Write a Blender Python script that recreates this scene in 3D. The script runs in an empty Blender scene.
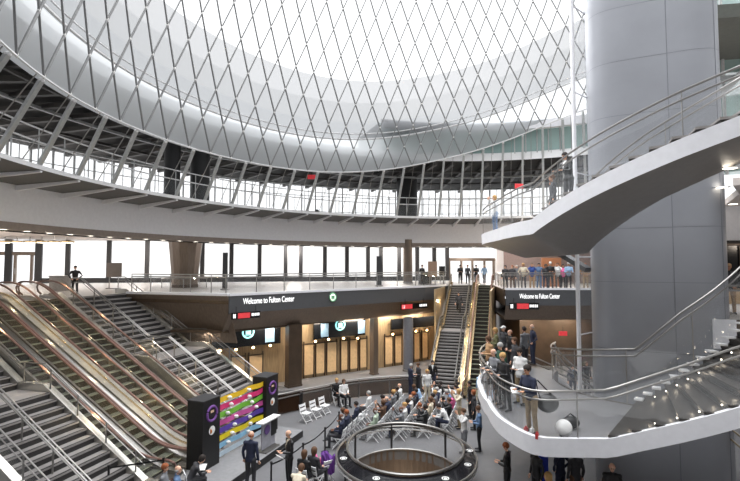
import bpy, bmesh, math, random
from mathutils import Vector, Matrix
random.seed(7)
PI = math.pi
SC = bpy.context.scene
COL = SC.collection
R = math.radians

# ------------------------------------------------------------------ camera
F = 470.0
CAMZ = 8.0
PITCH = math.atan(24.5/F)
cam_d = bpy.data.cameras.new('camera'); cam = bpy.data.objects.new('camera', cam_d); COL.objects.link(cam)
cam.location = (0, 0, CAMZ); cam.rotation_euler = (PI/2+PITCH, 0, 0)
cam_d.sensor_width = 36; cam_d.lens = 36*F/740; cam_d.clip_end = 400; cam_d.clip_start = 0.1
SC.camera = cam

def ray(px, py):
    x = (px-370)/F; u = (240.5-py)/F
    c, s = math.cos(PITCH), math.sin(PITCH)
    return Vector((x, c - u*s, s + u*c))
def at(px, py, z=None, Y=None):
    d = ray(px, py)
    t = (z-CAMZ)/d.z if z is not None else Y/d.y
    return Vector((0, 0, CAMZ)) + d*t
def onplane(px, py, P, Q):
    d = ray(px, py); n = Vector((Q[1]-P[1], -(Q[0]-P[0])))
    t = (n.x*P[0]+n.y*P[1])/(n.x*d.x+n.y*d.y)
    return Vector((0, 0, CAMZ)) + d*t

# ------------------------------------------------------------------ materials
def lin(c):
    return tuple(((v/255)/12.92 if v/255 <= .04045 else ((v/255+.055)/1.055)**2.4) for v in c)
MATS = {}
def mat(name, rgb, rough=.6, metal=0., var=.08, scale=6., bump=0., emit=0., coat=0., stretch=None):
    if name in MATS: return MATS[name]
    m = bpy.data.materials.new(name); m.use_nodes = True; nt = m.node_tree
    b = nt.nodes['Principled BSDF']; c = lin(rgb)
    b.inputs['Roughness'].default_value = rough; b.inputs['Metallic'].default_value = metal
    if coat: b.inputs['Coat Weight'].default_value = coat
    tc = nt.nodes.new('ShaderNodeTexCoord'); mp = nt.nodes.new('ShaderNodeMapping')
    if stretch: mp.inputs['Scale'].default_value = stretch
    nz = nt.nodes.new('ShaderNodeTexNoise'); nz.inputs['Scale'].default_value = scale; nz.inputs['Detail'].default_value = 3
    rp = nt.nodes.new('ShaderNodeValToRGB')
    rp.color_ramp.elements[0].position = .3; rp.color_ramp.elements[1].position = .7
    rp.color_ramp.elements[0].color = tuple(v*(1-var) for v in c)+(1,)
    rp.color_ramp.elements[1].color = tuple(min(1, v*(1+var)) for v in c)+(1,)
    L = nt.links.new
    L(tc.outputs['Object'], mp.inputs[0]); L(mp.outputs[0], nz.inputs['Vector']); L(nz.outputs['Fac'], rp.inputs[0])
    L(rp.outputs[0], b.inputs['Base Color'])
    if bump:
        bp = nt.nodes.new('ShaderNodeBump'); bp.inputs['Strength'].default_value = bump; bp.inputs['Distance'].default_value = .02
        L(nz.outputs['Fac'], bp.inputs['Height']); L(bp.outputs[0], b.inputs['Normal'])
    if emit:
        b.inputs['Emission Color'].default_value = c+(1,); b.inputs['Emission Strength'].default_value = emit
    MATS[name] = m; return m
def glassmat(name, rgb, tr, rough=.02, refl=1.0):
    """thin pane: part clear, part mirror by fresnel; tint is the colour of the pane"""
    m = bpy.data.materials.new(name); m.use_nodes = True; nt = m.node_tree; nt.nodes.clear(); L = nt.links.new
    out = nt.nodes.new('ShaderNodeOutputMaterial'); t = nt.nodes.new('ShaderNodeBsdfTransparent'); g = nt.nodes.new('ShaderNodeBsdfGlossy')
    d = nt.nodes.new('ShaderNodeBsdfDiffuse'); mx = nt.nodes.new('ShaderNodeMixShader'); m2 = nt.nodes.new('ShaderNodeMixShader')
    lw = nt.nodes.new('ShaderNodeLayerWeight'); lw.inputs[0].default_value = .5
    pw = nt.nodes.new('ShaderNodeMath'); pw.operation = 'POWER'; pw.inputs[1].default_value = 4
    fr = nt.nodes.new('ShaderNodeMath'); fr.operation = 'MULTIPLY_ADD'; fr.inputs[1].default_value = .7; fr.inputs[2].default_value = .04
    nt.links.new(lw.outputs['Facing'], pw.inputs[0]); nt.links.new(pw.outputs[0], fr.inputs[0])
    nz = nt.nodes.new('ShaderNodeTexNoise'); nz.inputs['Scale'].default_value = 3
    ma = nt.nodes.new('ShaderNodeMath'); ma.operation = 'MULTIPLY_ADD'; ma.inputs[1].default_value = .08; ma.inputs[2].default_value = 1-tr-.04
    c = lin(rgb)
    t.inputs[0].default_value = (1, 1, 1, 1); d.inputs[0].default_value = c+(1,); g.inputs[0].default_value = (refl, refl, refl, 1); g.inputs[1].default_value = rough
    L(nz.outputs['Fac'], ma.inputs[0]); L(ma.outputs[0], mx.inputs[0]); L(t.outputs[0], mx.inputs[1]); L(d.outputs[0], mx.inputs[2])
    L(fr.outputs[0], m2.inputs[0]); L(mx.outputs[0], m2.inputs[1]); L(g.outputs[0], m2.inputs[2]); L(m2.outputs[0], out.inputs[0])
    MATS[name] = m; return m
def panelmat(name, rgb, tr, transl=.5):
    """perforated / frosted sheet: holes let the sky through, the rest scatters light to both sides"""
    m = bpy.data.materials.new(name); m.use_nodes = True; nt = m.node_tree; nt.nodes.clear(); L = nt.links.new
    out = nt.nodes.new('ShaderNodeOutputMaterial'); t = nt.nodes.new('ShaderNodeBsdfTransparent')
    d = nt.nodes.new('ShaderNodeBsdfDiffuse'); tl = nt.nodes.new('ShaderNodeBsdfTranslucent'); m1 = nt.nodes.new('ShaderNodeMixShader'); m2 = nt.nodes.new('ShaderNodeMixShader')
    nz = nt.nodes.new('ShaderNodeTexNoise'); nz.inputs['Scale'].default_value = .35; nz.inputs['Detail'].default_value = 2
    ma = nt.nodes.new('ShaderNodeMath'); ma.operation = 'MULTIPLY_ADD'; ma.inputs[1].default_value = tr*.3; ma.inputs[2].default_value = tr*.85
    c = lin(rgb)+(1,); d.inputs[0].default_value = c; tl.inputs[0].default_value = c; m1.inputs[0].default_value = transl
    L(nz.outputs['Fac'], ma.inputs[0])
    L(d.outputs[0], m1.inputs[1]); L(tl.outputs[0], m1.inputs[2]); L(ma.outputs[0], m2.inputs[0]); L(m1.outputs[0], m2.inputs[1]); L(t.outputs[0], m2.inputs[2]); L(m2.outputs[0], out.inputs[0])
    MATS[name] = m; return m

M = {}
M['floor'] = mat('grey terrazzo', (108, 108, 110), .45, var=.06, scale=3)
M['streetfloor'] = mat('pale street floor', (176, 172, 168), .4, var=.05, scale=3)
M['ceil'] = mat('warm white ceiling', (205, 196, 190), .7)
M['darkceil'] = mat('dark open ceiling', (40, 39, 38), .8, var=.3, scale=1.5)
M['beam'] = mat('dark painted beam', (70, 68, 66), .6)
M['fascia'] = mat('pale grey fascia panel', (228, 228, 232), .5, var=.03)
M['lip'] = mat('taupe lip', (140, 128, 120), .6)
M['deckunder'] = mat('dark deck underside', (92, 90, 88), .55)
M['white'] = mat('white paint', (225, 225, 226), .45, var=.02)
M['strut'] = mat('grey steel strut', (176, 178, 178), .45, .2)
M['steel'] = mat('brushed stainless steel', (150, 148, 145), .32, .85, stretch=(1, 1, 12))
M['brass'] = mat('warm polished metal', (205, 184, 148), .25, .8)
M['net'] = mat('net steel', (120, 120, 120), .5, .2)
M['node'] = mat('net node', (215, 213, 210), .4, .2)
M['black'] = mat('black paint', (18, 18, 19), .45, var=.2)
M['pillar'] = mat('charcoal pillar', (48, 48, 50), .5)
M['band'] = mat('slate sign band', (80, 81, 84), .5, var=.04)
M['bronze'] = mat('bronze cladding', (122, 109, 98), .38, .5, var=.12, scale=2, stretch=(6, 6, .6))
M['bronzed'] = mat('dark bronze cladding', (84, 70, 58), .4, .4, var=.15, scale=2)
M['gold'] = mat('golden metal wall', (180, 156, 122), .38, .4, var=.2, scale=2.5, stretch=(5, 5, .5))
M['tan'] = mat('tan lit panel', (226, 192, 146), .5, var=.08)
M['tread'] = mat('grey stone tread', (140, 136, 134), .6)
M['riser'] = mat('shade dark riser', (44, 42, 42), .7)  # shade on the risers put into the colour, together with their dark strips
M['escstep'] = mat('grooved escalator step', (88, 92, 80), .6, .0, var=.2, scale=6)
M['escriser'] = mat('black escalator riser', (24, 23, 22), .6)
M['handrail'] = mat('brown rubber handrail', (120, 92, 84), .35)
M['balus'] = mat('polished balustrade', (196, 184, 164), .18, .85, var=.15, scale=1.2)
M['escglass'] = glassmat('warm balustrade glass', (190, 175, 145), .92, .05)
M['divider'] = mat('polished divider panel', (205, 202, 194), .22, .6, var=.12, scale=1.5)
M['column'] = mat('blue grey column panel', (146, 148, 154), .45, .25, var=.04, scale=1)
M['colseam'] = mat('column seam', (112, 114, 122), .5)
M['soffit'] = mat('grey stair soffit', (128, 124, 121), .45, .15, var=.04)
M['stairtread'] = mat('dark stair tread', (44, 40, 36), .5, var=.1)
M['glass'] = glassmat('clear glass', (200, 205, 208), .92)
M['glass2'] = glassmat('matt clear glass', (205, 208, 210), .94, .02, .15)
M['winglass'] = glassmat('window glass', (240, 240, 240), .93)
M['greenglass'] = glassmat('greenish glass', (165, 195, 190), .35, .1)
M['smoke'] = glassmat('smoked bronze glass', (58, 40, 28), .12, .2, .12)
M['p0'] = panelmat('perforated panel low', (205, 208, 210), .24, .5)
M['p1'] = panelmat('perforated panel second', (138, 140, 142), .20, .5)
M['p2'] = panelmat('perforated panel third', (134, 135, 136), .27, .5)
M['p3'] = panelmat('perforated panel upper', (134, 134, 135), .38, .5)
M['ring'] = mat('white net ring', (205, 205, 206), .4)
M['frost'] = panelmat('frosted window', (226, 225, 223), .30, .4)
M['lamp'] = mat('lamp lens', (255, 244, 225), .5, emit=2.6)
M['warmlamp'] = mat('warm lamp lens', (255, 205, 140), .5, emit=5.)
M['red'] = mat('red sign', (215, 62, 68), .5, emit=.12)
M['screen'] = mat('black screen', (12, 14, 17), .2)
M['textw'] = mat('white lettering', (250, 250, 250), .5, emit=.35)
M['cyan'] = mat('cyan logo', (150, 225, 228), .5, emit=.3)
M['green'] = mat('green logo ring', (110, 180, 130), .5)
M['plastic'] = mat('white chair plastic', (235, 235, 236), .4, var=.02)
M['paper'] = mat('white paper', (240, 240, 238), .6)
def colmat(rgb, rough=.8): return mat('dye %d %d %d' % rgb, rgb, rough, var=.12, scale=12)

# ------------------------------------------------------------------ mesh builder
class MB:
    def __init__(s): s.v = []; s.f = []; s.m = []; s.cur = 0
    def add(s, vs, fs):
        n = len(s.v); s.v += [Vector(a) for a in vs]; s.f += [tuple(i+n for i in f) for f in fs]; s.m += [s.cur]*len(fs); return s
    def slot(s, k): s.cur = k; return s
    def box(s, c, d, rz=0, mtx=None):
        x, y, z = d[0]/2, d[1]/2, d[2]/2
        vs = [Vector((a*x, b*y, e*z)) for a in (-1, 1) for b in (-1, 1) for e in (-1, 1)]
        rt = mtx if mtx else Matrix.Rotation(rz, 3, 'Z')
        vs = [rt @ v + Vector(c) for v in vs]
        return s.add(vs, [(0, 1, 3, 2), (4, 6, 7, 5), (0, 4, 5, 1), (2, 3, 7, 6), (0, 2, 6, 4), (1, 5, 7, 3)])
    def prism(s, poly, z0, z1, holes=None):
        n = len(poly)
        vs = [(p[0], p[1], z0) for p in poly]+[(p[0], p[1], z1) for p in poly]
        fs = [tuple(range(n-1, -1, -1)), tuple(range(n, 2*n))]+[(i, (i+1) % n, n+(i+1) % n, n+i) for i in range(n)]
        return s.add(vs, fs)
    def tube(s, pts, r, n=6, closed=False, cap=True, flat=1.0):
        pts = [Vector(p) for p in pts]; k = len(pts); rs = r if isinstance(r, (list, tuple)) else [r]*k
        base = len(s.v); vs = []
        for i, p in enumerate(pts):
            a = pts[(i-1) % k] if (closed or i > 0) else p; b = pts[(i+1) % k] if (closed or i < k-1) else p
            t = (b-a).normalized() if (b-a).length > 1e-9 else Vector((0, 0, 1))
            up = Vector((0, 0, 1)) if abs(t.z) < .95 else Vector((0, 1, 0))
            u = t.cross(up).normalized(); w = u.cross(t).normalized()
            for j in range(n):
                an = 2*PI*j/n + PI/n
                vs.append(p+u*math.cos(an)*rs[i]+w*math.sin(an)*rs[i]*flat)
        fs = []
        for i in range(k if closed else k-1):
            for j in range(n):
                a = i*n+j; b = i*n+(j+1) % n; c = ((i+1) % k)*n+(j+1) % n; d = ((i+1) % k)*n+j
                fs.append((a, b, c, d))
        if cap and not closed: fs += [tuple(range(n-1, -1, -1)), tuple((k-1)*n+j for j in range(n))]
        return s.add(vs, fs)
    def lathe(s, c, prof, n=24, a0=0, a1=2*PI, sx=1, sy=1):
        full = abs(a1-a0-2*PI) < 1e-6; m = n if full else n+1; vs = []; k = len(prof)
        for i in range(m):
            a = a0+(a1-a0)*i/n
            for (r, z) in prof: vs.append((c[0]+r*sx*math.cos(a), c[1]+r*sy*math.sin(a), c[2]+z))
        fs = []
        for i in range(n):
            j = (i+1) % m
            for q in range(k-1): fs.append((i*k+q, j*k+q, j*k+q+1, i*k+q+1))
        return s.add(vs, fs)
    def ell(s, c, r, n=12, m=8, mtx=None):
        vs = []; fs = []
        for i in range(m+1):
            th = PI*i/m
            for j in range(n):
                ph = 2*PI*j/n; v = Vector((r[0]*math.sin(th)*math.cos(ph), r[1]*math.sin(th)*math.sin(ph), r[2]*math.cos(th)))
                if mtx: v = mtx @ v
                vs.append(v+Vector(c))
        for i in range(m):
            for j in range(n): fs.append((i*n+j, (i+1)*n+j, (i+1)*n+(j+1) % n, i*n+(j+1) % n))
        return s.add(vs, fs)
    def strip(s, a, b):
        """quads between two point rows"""
        n = len(a); return s.add(list(a)+list(b), [(i, i+1, n+i+1, n+i) for i in range(n-1)])
    def mesh(s, name, off=Vector((0, 0, 0)), weld=True, smooth=False):
        me = bpy.data.meshes.new(name); me.from_pydata([v-off for v in s.v], [], s.f)
        for p, k in zip(me.polygons, s.m): p.material_index = k
        bm = bmesh.new(); bm.from_mesh(me)
        if weld: bmesh.ops.remove_doubles(bm, verts=bm.verts, dist=1e-5)
        bmesh.ops.recalc_face_normals(bm, faces=bm.faces)
        if smooth:
            for f in bm.faces: f.smooth = True
            for e in bm.edges:
                if len(e.link_faces) == 2 and e.calc_face_angle(0) > .7: e.smooth = False
        bm.to_mesh(me); bm.free(); return me
    def build(s, name, mt, parent=None, smooth=False, label=None):
        off = parent.location.copy() if parent else Vector((0, 0, 0))
        if parent and parent.parent: off = off + parent.parent.location
        if not parent and not isinstance(mt, str):
            pass
        me = s.mesh(name, off, smooth=smooth)
        for m_ in (mt if isinstance(mt, (list, tuple)) else [mt]): me.materials.append(m_)
        o = bpy.data.objects.new(name, me); COL.objects.link(o)
        if parent: o.parent = parent
        if label: o['label'] = label
        return o

def thing(name, label, cat, loc=(0, 0, 0), rz=0, group=None):
    o = bpy.data.objects.new(name, None); COL.objects.link(o); o.empty_display_size = .2
    o.location = loc; o.rotation_euler = (0, 0, rz); o['label'] = label; o['category'] = cat
    if group: o['group'] = group
    return o
def tag(o, label, cat, group=None):
    o['label'] = label; o['category'] = cat
    if group: o['group'] = group
    return o
def struct(o, label=None, cat=None):
    o['kind'] = 'structure'
    if label: o['label'] = label
    o['category'] = cat or o.name.split('.')[0].split('_')[0]
    return o
def sthing(name, label, cat, loc=(0, 0, 0)):
    o = thing(name, label, cat, loc); o['kind'] = 'structure'; return o
def copytree(o, parent=None):
    c = o.copy(); COL.objects.link(c); c.parent = parent
    for ch in list(o.children): copytree(ch, c)
    return c
def dup(root, loc, rz, label, group=None, scale=None):
    c = copytree(root); c.location = loc; c.rotation_euler = (0, 0, rz); c['label'] = label
    if group: c['group'] = group
    if scale: c.scale = scale
    return c
def text_mesh(body, size, name, mt, origin, xdir, parent=None, extr=.01, align='LEFT', tilt=None):
    cu = bpy.data.curves.new(name, 'FONT'); cu.body = body; cu.size = size; cu.extrude = extr; cu.align_x = align; cu.align_y = 'CENTER'
    to = bpy.data.objects.new(name, cu); COL.objects.link(to)
    dg = bpy.context.evaluated_depsgraph_get(); dg.update()
    me = bpy.data.meshes.new_from_object(to.evaluated_get(dg)); bpy.data.objects.remove(to)
    me.materials.clear(); me.materials.append(mt)
    x = Vector(xdir).normalized(); z = Vector((0, 0, 1)); y = x.cross(z)
    mx = Matrix((( x.x, z.x, y.x), (x.y, z.y, y.y), (x.z, z.z, y.z)))
    off = parent.location if parent else Vector((0, 0, 0))
    for v in me.vertices: v.co = mx @ v.co + Vector(origin) - off
    o = bpy.data.objects.new(name, me); COL.objects.link(o)
    if parent: o.parent = parent
    return o

# ------------------------------------------------------------------ shared layout
ZS = 6.2                      # street level
CX, CY = 8.1, 20.0            # centre of the round hall
def pc(r, deg): a = R(deg); return Vector((CX+r*math.cos(a), CY+r*math.sin(a)))
def P3(r, deg, z): p = pc(r, deg); return Vector((p.x, p.y, z))
A0, SL = -12.8, .62
def es(a, s): return Vector((.964*a+.265*s, -.265*a+.964*s))        # escalator frame -> plan
ESC_RZ = math.atan2(.265, -.964)

# ------------------------------------------------------------------ lower floor with the round opening
OX, OY, ORX, ORY = 1.33, 18.35, 2.2, 2.45
def ring_hole_floor():
    mb = MB(); n = 48
    inner = [Vector((OX+ORX*math.cos(2*PI*i/n), OY+ORY*math.sin(2*PI*i/n), 0)) for i in range(n)]
    outer = []
    for i in range(n):
        c, s = math.cos(2*PI*i/n), math.sin(2*PI*i/n); k = 12/max(abs(c), abs(s)); outer.append(Vector((OX+k*c, OY+k*s, 0)))
    for z in (0, -.4):
        mb.add([v+Vector((0, 0, z)) for v in inner+outer], [(i, (i+1) % n, n+(i+1) % n, n+i) for i in range(n)])
    mb.add(inner+[v+Vector((0, 0, -.4)) for v in inner], [(i, (i+1) % n, n+(i+1) % n, n+i) for i in range(n)])
    x0, x1, y0, y1 = OX-12, OX+12, OY-12, OY+12
    for (a, b, c, d) in ((-32, x0, -2, 48), (x1, 34, -2, 48), (x0, x1, -2, y0), (x0, x1, y1, 48)):
        mb.box(((a+b)/2, (c+d)/2, -.2), (b-a, d-c, .4))
    return mb
struct(ring_hole_floor().build('floor', M['floor']), 'grey lower concourse floor', 'floor')

# ------------------------------------------------------------------ street level slab
B0 = Vector((-8.3, 27.7)); B1 = Vector((-2.15, 33.2)); B2 = Vector((4.4, 38.4))
TOPT = 10.0
wl = es(A0-TOPT, 11.2); wr = es(A0-TOPT, 24.8)
FE_b = Vector((6.45, 29.3)); FE_t = Vector((10.35, 42.2))      # far escalator axis, bottom and top
left_poly = [(-45, 12), (wl.x, wl.y), (wr.x, wr.y), (B0.x, B0.y), (B1.x, B1.y), (B2.x, B2.y), (7.3, 41.9), (11.1, 42.9), (9.9, 34.6), (18.6, 34.6), (18.6, 34), (17, 24),
             (13.5, 17.5), (11.35, 15.7), (20, 14), (32, 14), (32, 58), (-45, 44.2)]
def slab(poly, z0, z1, name, mts, label):
    mb = MB(); mb.prism(poly, z0, z1)
    bm = bmesh.new(); me = bpy.data.meshes.new(name); me.from_pydata(mb.v, [], mb.f); bm.from_mesh(me)
    bmesh.ops.recalc_face_normals(bm, faces=bm.faces); bmesh.ops.triangulate(bm, faces=[f for f in bm.faces if len(f.verts) > 4])
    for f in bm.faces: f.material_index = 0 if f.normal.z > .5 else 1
    bm.to_mesh(me); bm.free()
    for q in mts: me.materials.append(q)
    o = bpy.data.objects.new(name, me); COL.objects.link(o); return struct(o, label, 'floor')
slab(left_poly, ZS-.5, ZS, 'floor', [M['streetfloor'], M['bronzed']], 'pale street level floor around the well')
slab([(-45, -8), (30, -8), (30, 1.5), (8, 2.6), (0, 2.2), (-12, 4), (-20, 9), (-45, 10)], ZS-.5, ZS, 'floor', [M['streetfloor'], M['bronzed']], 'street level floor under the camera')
# white kerb along the slab edge and sign bands
def bandwall(pts, z0, z1, off, thick, name, mt, label, slope=0, lab=None):
    """vertical (or inward sloping) band along a plan polyline; off moves it to the room side"""
    mb = MB(); n = len(pts); up = []; dn = []; up2 = []; dn2 = []
    for i, p in enumerate(pts):
        a = pts[max(0, i-1)]; b = pts[min(n-1, i+1)]; t = (b-a).normalized(); nn = Vector((t.y, -t.x))
        up.append((p.x+nn.x*off, p.y+nn.y*off, z1)); up2.append((p.x+nn.x*(off-thick), p.y+nn.y*(off-thick), z1))
        dn.append((p.x+nn.x*(off-slope), p.y+nn.y*(off-slope), z0)); dn2.append((p.x+nn.x*(off-slope-thick), p.y+nn.y*(off-slope-thick), z0))
    mb.strip(up, dn); mb.strip(up2, dn2); mb.strip(up, up2); mb.strip(dn, dn2)
    mb.add([up[0], dn[0], dn2[0], up2[0]], [(0, 1, 2, 3)]); mb.add([up[-1], dn[-1], dn2[-1], up2[-1]], [(0, 1, 2, 3)])
    return struct(mb.build(name, mt), label, 'trim')
def smooth_pts(pts, k=8):
    out = []
    for i in range(len(pts)-1):
        p0 = pts[max(0, i-1)]; p1 = pts[i]; p2 = pts[i+1]; p3 = pts[min(len(pts)-1, i+2)]
        for j in range(k):
            t = j/k; out.append(.5*((2*p1)+(p2-p0)*t+(2*p0-5*p1+4*p2-p3)*t*t+(3*p1-p0-3*p2+p3)*t**3))
    out.append(pts[-1]); return out
band_l = [B0, B1, B2, Vector((7.0, 41.4))]
bandwall(band_l, ZS-1.05, ZS-.02, .12, .12, 'trim_1', M['band'], 'dark grey sign band along the left balcony edge')
bandwall(band_l, ZS-.02, ZS+.12, .16, .16, 'trim_2', M['fascia'], 'pale kerb on top of the left balcony edge')
bandwall(band_l, ZS-2.25, ZS-1.05, .12, .1, 'trim_3', M['bronze'], 'bronze skirt sloping in below the left sign band', .9)
wside = [es(A0-TOPT-.3, 24.8), es(A0-5, 24.8), B0]
bandwall([Vector((wr.x, wr.y)), B0], ZS-.02, ZS+.12, .1, .3, 'trim_4', M['fascia'], 'pale kerb above the bronze wall beside the staircase')
bandwall([Vector((wr.x, wr.y)), B0], ZS-2.9, ZS-.02, .1, .1, 'trim_5', M['bronze'], 'bronze wall leaning in beside the far staircase', 1.0)
band_r = [Vector((9.9, 34.5)), Vector((18.6, 34.5))]
bandwall(band_r, ZS-1.15, ZS-.02, .12, .12, 'trim_6', M['band'], 'dark grey sign band right of the far escalators')
bandwall(band_r, ZS-.02, ZS+.12, .14, .2, 'trim_7', M['fascia'], 'pale kerb on top of the right balcony edge')
bandwall(band_r, ZS-2.2, ZS-1.15, .12, .1, 'trim_8', M['bronze'], 'bronze skirt below the right sign band', .5)
bandwall([Vector((11.15, 42.9)), Vector((9.9, 34.6))], ZS-1.15, ZS, .1, .1, 'trim_9', M['bronzed'], 'bronze cheek right of the far escalator')
bandwall([Vector((7.0, 41.4)), Vector((7.35, 42.3))], ZS-1.15, ZS, .1, .1, 'trim_10', M['bronzed'], 'bronze cheek left of the far staircase')
bandwall([Vector((11.35, 15.7)), Vector((30, 14.2))], ZS-.95, ZS, .08, .1, 'trim_11', M['fascia'], 'pale slab edge at the right behind the spiral stair')
# golden cheek walls beside the far stair and escalator
_e = (FE_t-FE_b).normalized(); _n = Vector((-_e.y, _e.x))
for off_, t0_, t1_, nm_ in ((3.25, 5.5, 13.4, 'left'), (-.85, 4.5, 14.5, 'right')):
    a = FE_b+_n*off_+_e*t0_; b = FE_b+_n*off_+_e*t1_; c_ = _n*.12
    struct(MB().prism([(a.x, a.y), (a.x+c_.x, a.y+c_.y), (b.x+c_.x, b.y+c_.y), (b.x, b.y)], 0, ZS-.05).build('wall_cheek', M['gold']), 'golden cheek wall on the %s of the far stairs' % nm_, 'wall')

# ------------------------------------------------------------------ lower level wall behind the band
WL = [Vector((-12.0, 30.0)), Vector((-8.6, 31.0)), Vector((-4.2, 33.9)), Vector((2.6, 38.2)), Vector((6.0, 41.2)), Vector((6.4, 44))]
bandwall(WL, 0, ZS-2.2, 0, .2, 'wall_far', M['gold'], 'golden metal wall of the lower concourse')
WR = [Vector((11.5, 44)), Vector((12.0, 38.0)), Vector((18, 37.5)), Vector((24, 30))]
bandwall(WR, 0, ZS-1.15, 0, .2, 'wall_right', M['bronzed'], 'dark bronze lower wall right of the escalators')
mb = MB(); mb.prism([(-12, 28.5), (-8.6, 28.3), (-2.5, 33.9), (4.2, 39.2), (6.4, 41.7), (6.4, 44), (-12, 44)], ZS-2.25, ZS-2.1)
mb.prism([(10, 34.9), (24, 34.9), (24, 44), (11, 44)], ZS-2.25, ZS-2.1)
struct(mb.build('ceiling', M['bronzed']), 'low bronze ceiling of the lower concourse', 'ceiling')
def wallpt(px, py): # on lower wall polyline
    best = None
    for i in range(len(WL)-1):
        P, Q = WL[i], WL[i+1]; v = onplane(px, py, P, Q); t = (Vector((v.x, v.y))-P).dot(Q-P)/(Q-P).length_squared
        if -.01 <= t <= 1.01: return v, (Q-P).normalized()
    return v, (Q-P).normalized()
# tan shop panels between dark frames
k = 0
for (x0, x1) in ((231, 245), (248, 262), (303, 313), (315, 324), (326, 336), (340, 347), (349, 357), (359, 366), (384, 392), (394, 401), (413, 419), (421, 427)):
    p0, t = wallpt(x0, 370); p1, t1 = wallpt(x1, 370)
    nn = Vector((t.y, -t.x)); o3 = Vector((nn.x, nn.y, 0))*.06
    zt = 2.35 if x0 > 290 else 2.0
    root = thing('shopfront', 'tan panel on the golden lower wall, number %d from the left staircase' % (k+1), 'panel', (p0.x+o3.x, p0.y+o3.y, .25))
    root['label'] = ['tan panel on the golden wall, first right of the escalators', 'tan panel on the golden wall, second right of the escalators', 'tan panel just right of the wide bronze pier',
                     'tan panel second right of the wide bronze pier', 'tan panel third right of the wide bronze pier', 'narrow tan panel under the left end of the middle screen wall',
                     'narrow tan panel under the middle of the lower wall', 'narrow tan panel ending left of the dark pier', 'tan panel left of the round grey column, farther one',
                     'tan panel touching the left of the round grey column', 'tan panel right of the round grey column', 'tan panel nearest the far staircase'][k]
    root['group'] = 'tan panels on the lower wall'
    m1 = MB(); q0 = Vector((p0.x, p0.y))+nn*.06; q1 = Vector((p1.x, p1.y))+nn*.06
    m1.prism([(q0.x, q0.y), (q1.x, q1.y), (q1.x+nn.x*.05, q1.y+nn.y*.05), (q0.x+nn.x*.05, q0.y+nn.y*.05)], .25, zt)
    m1.build('pane', M['tan'], root)
    m2 = MB()
    for q in (q0, q1):
        m2.box((q.x+nn.x*.05, q.y+nn.y*.05, (zt+.3)/2), (.06, .09, zt+.2), math.atan2(t.y, t.x))
    c = (q0+q1)/2; m2.box((c.x+nn.x*.05, c.y+nn.y*.05, zt+.06), ((q1-q0).length+.1, .09, .06), math.atan2(t.y, t.x))
    m2.build('frame', M['bronzed'], root); k += 1
# wide pier, dark pier and grey column
def pier(px, Y, w, d, z0, z1, mt, label, rz=.7, name='pier'):
    p = at(px, 300, Y=Y); o = MB().box((p.x, p.y, (z0+z1)/2), (w, d, z1-z0), rz).box((p.x, p.y, z0+.06), (w+.06, d+.06, .12), rz).build(name, mt); return tag(o, label, 'pier')
pier(294, 31.5, 1.0, .5, 0, ZS-2.1, M['bronzed'], 'wide dark bronze pier left of the middle screens')
pier(374, 34.9, .45, .45, 0, ZS-2.1, M['bronze'], 'slim bronze pier between the middle and right screens')
def round_column(px, Y, prof, mt, label, z0=0):
    p = at(px, 300, Y=Y); r = thing('round_column', label, 'column', (p.x, p.y, z0))
    m_ = MB().lathe((p.x, p.y, z0), prof, 28); m_.build('shaft', mt, r, True)
    m_ = MB().lathe((p.x, p.y, z0), [(prof[0][0]+.06, 0), (prof[0][0]+.06, .15), (prof[0][0], .16)], 28); m_.build('base_ring', M['steel'], r, True)
    return r
round_column(408, 36.0, [(.38, 0), (.38, ZS-2.2)], M['colseam'], 'round grey column on the lower floor left of the far staircase')
# hanging screens under the skirt
def flatbox(px0, px1, py0, py1, P, Q, off, th, mt, name, parent=None):
    v0 = onplane(px0, py1, P, Q); v1 = onplane(px1, py1, P, Q); vt = onplane((px0+px1)/2, py0, P, Q); vb = onplane((px0+px1)/2, py1, P, Q)
    t = (Vector((Q[0], Q[1]))-Vector((P[0], P[1]))).normalized(); nn = Vector((t.y, -t.x)); c = (v0+v1)/2
    w = (Vector((v1.x, v1.y))-Vector((v0.x, v0.y))).length; h = vt.z-vb.z
    return MB().box((c.x+nn.x*off, c.y+nn.y*off, (vt.z+vb.z)/2), (w, th, h), math.atan2(t.y, t.x)), c+Vector((nn.x*off, nn.y*off, 0)), t, nn, (vt.z+vb.z)/2, h, w
def screen(px0, px1, py0, py1, P, Q, off, label, logo=None, side=None):
    mb_, c, t, nn, zc, h, w = flatbox(px0, px1, py0, py1, P, Q, off, .15, None, 's')
    r = thing('wall_screen', label, 'screen', (c.x, c.y, zc-h/2))
    mb_.build('housing', M['screen'], r)
    if side:
        for e in side: MB().box((c.x+t.x*w*e+nn.x*.085, c.y+t.y*w*e+nn.y*.085, zc), (w*.14, .02, h*.8), math.atan2(t.y, t.x)).build('picture', colmat((120, 150, 175)), r)
    if logo:
        v = onplane(logo[0], logo[1], P, Q); rr = logo[2]
        ctr = Vector((v.x+nn.x*(off+.1), v.y+nn.y*(off+.1), v.z)); logo_ring(ctr, t, rr, M['cyan'], r)
    return r
def logo_ring(ctr, t, rr, mt, parent):
    """ring with a small train front in the middle"""
    n = 24; z = Vector((0, 0, 1)); tt = Vector((t.x, t.y, 0)); m_ = MB()
    m_.tube([ctr+tt*rr*math.cos(2*PI*i/n)+z*rr*math.sin(2*PI*i/n) for i in range(n)], rr*.16, 6, closed=True)
    nn = Vector((t.y, -t.x, 0))
    m_.box(ctr, (rr*.95, .03, rr*.75), math.atan2(t.y, t.x)); m_.box(ctr-z*rr*.5, (rr*1.1, .03, rr*.14), math.atan2(t.y, t.x))
    m_.build('logo', mt, parent)
off_s = .55
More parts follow.
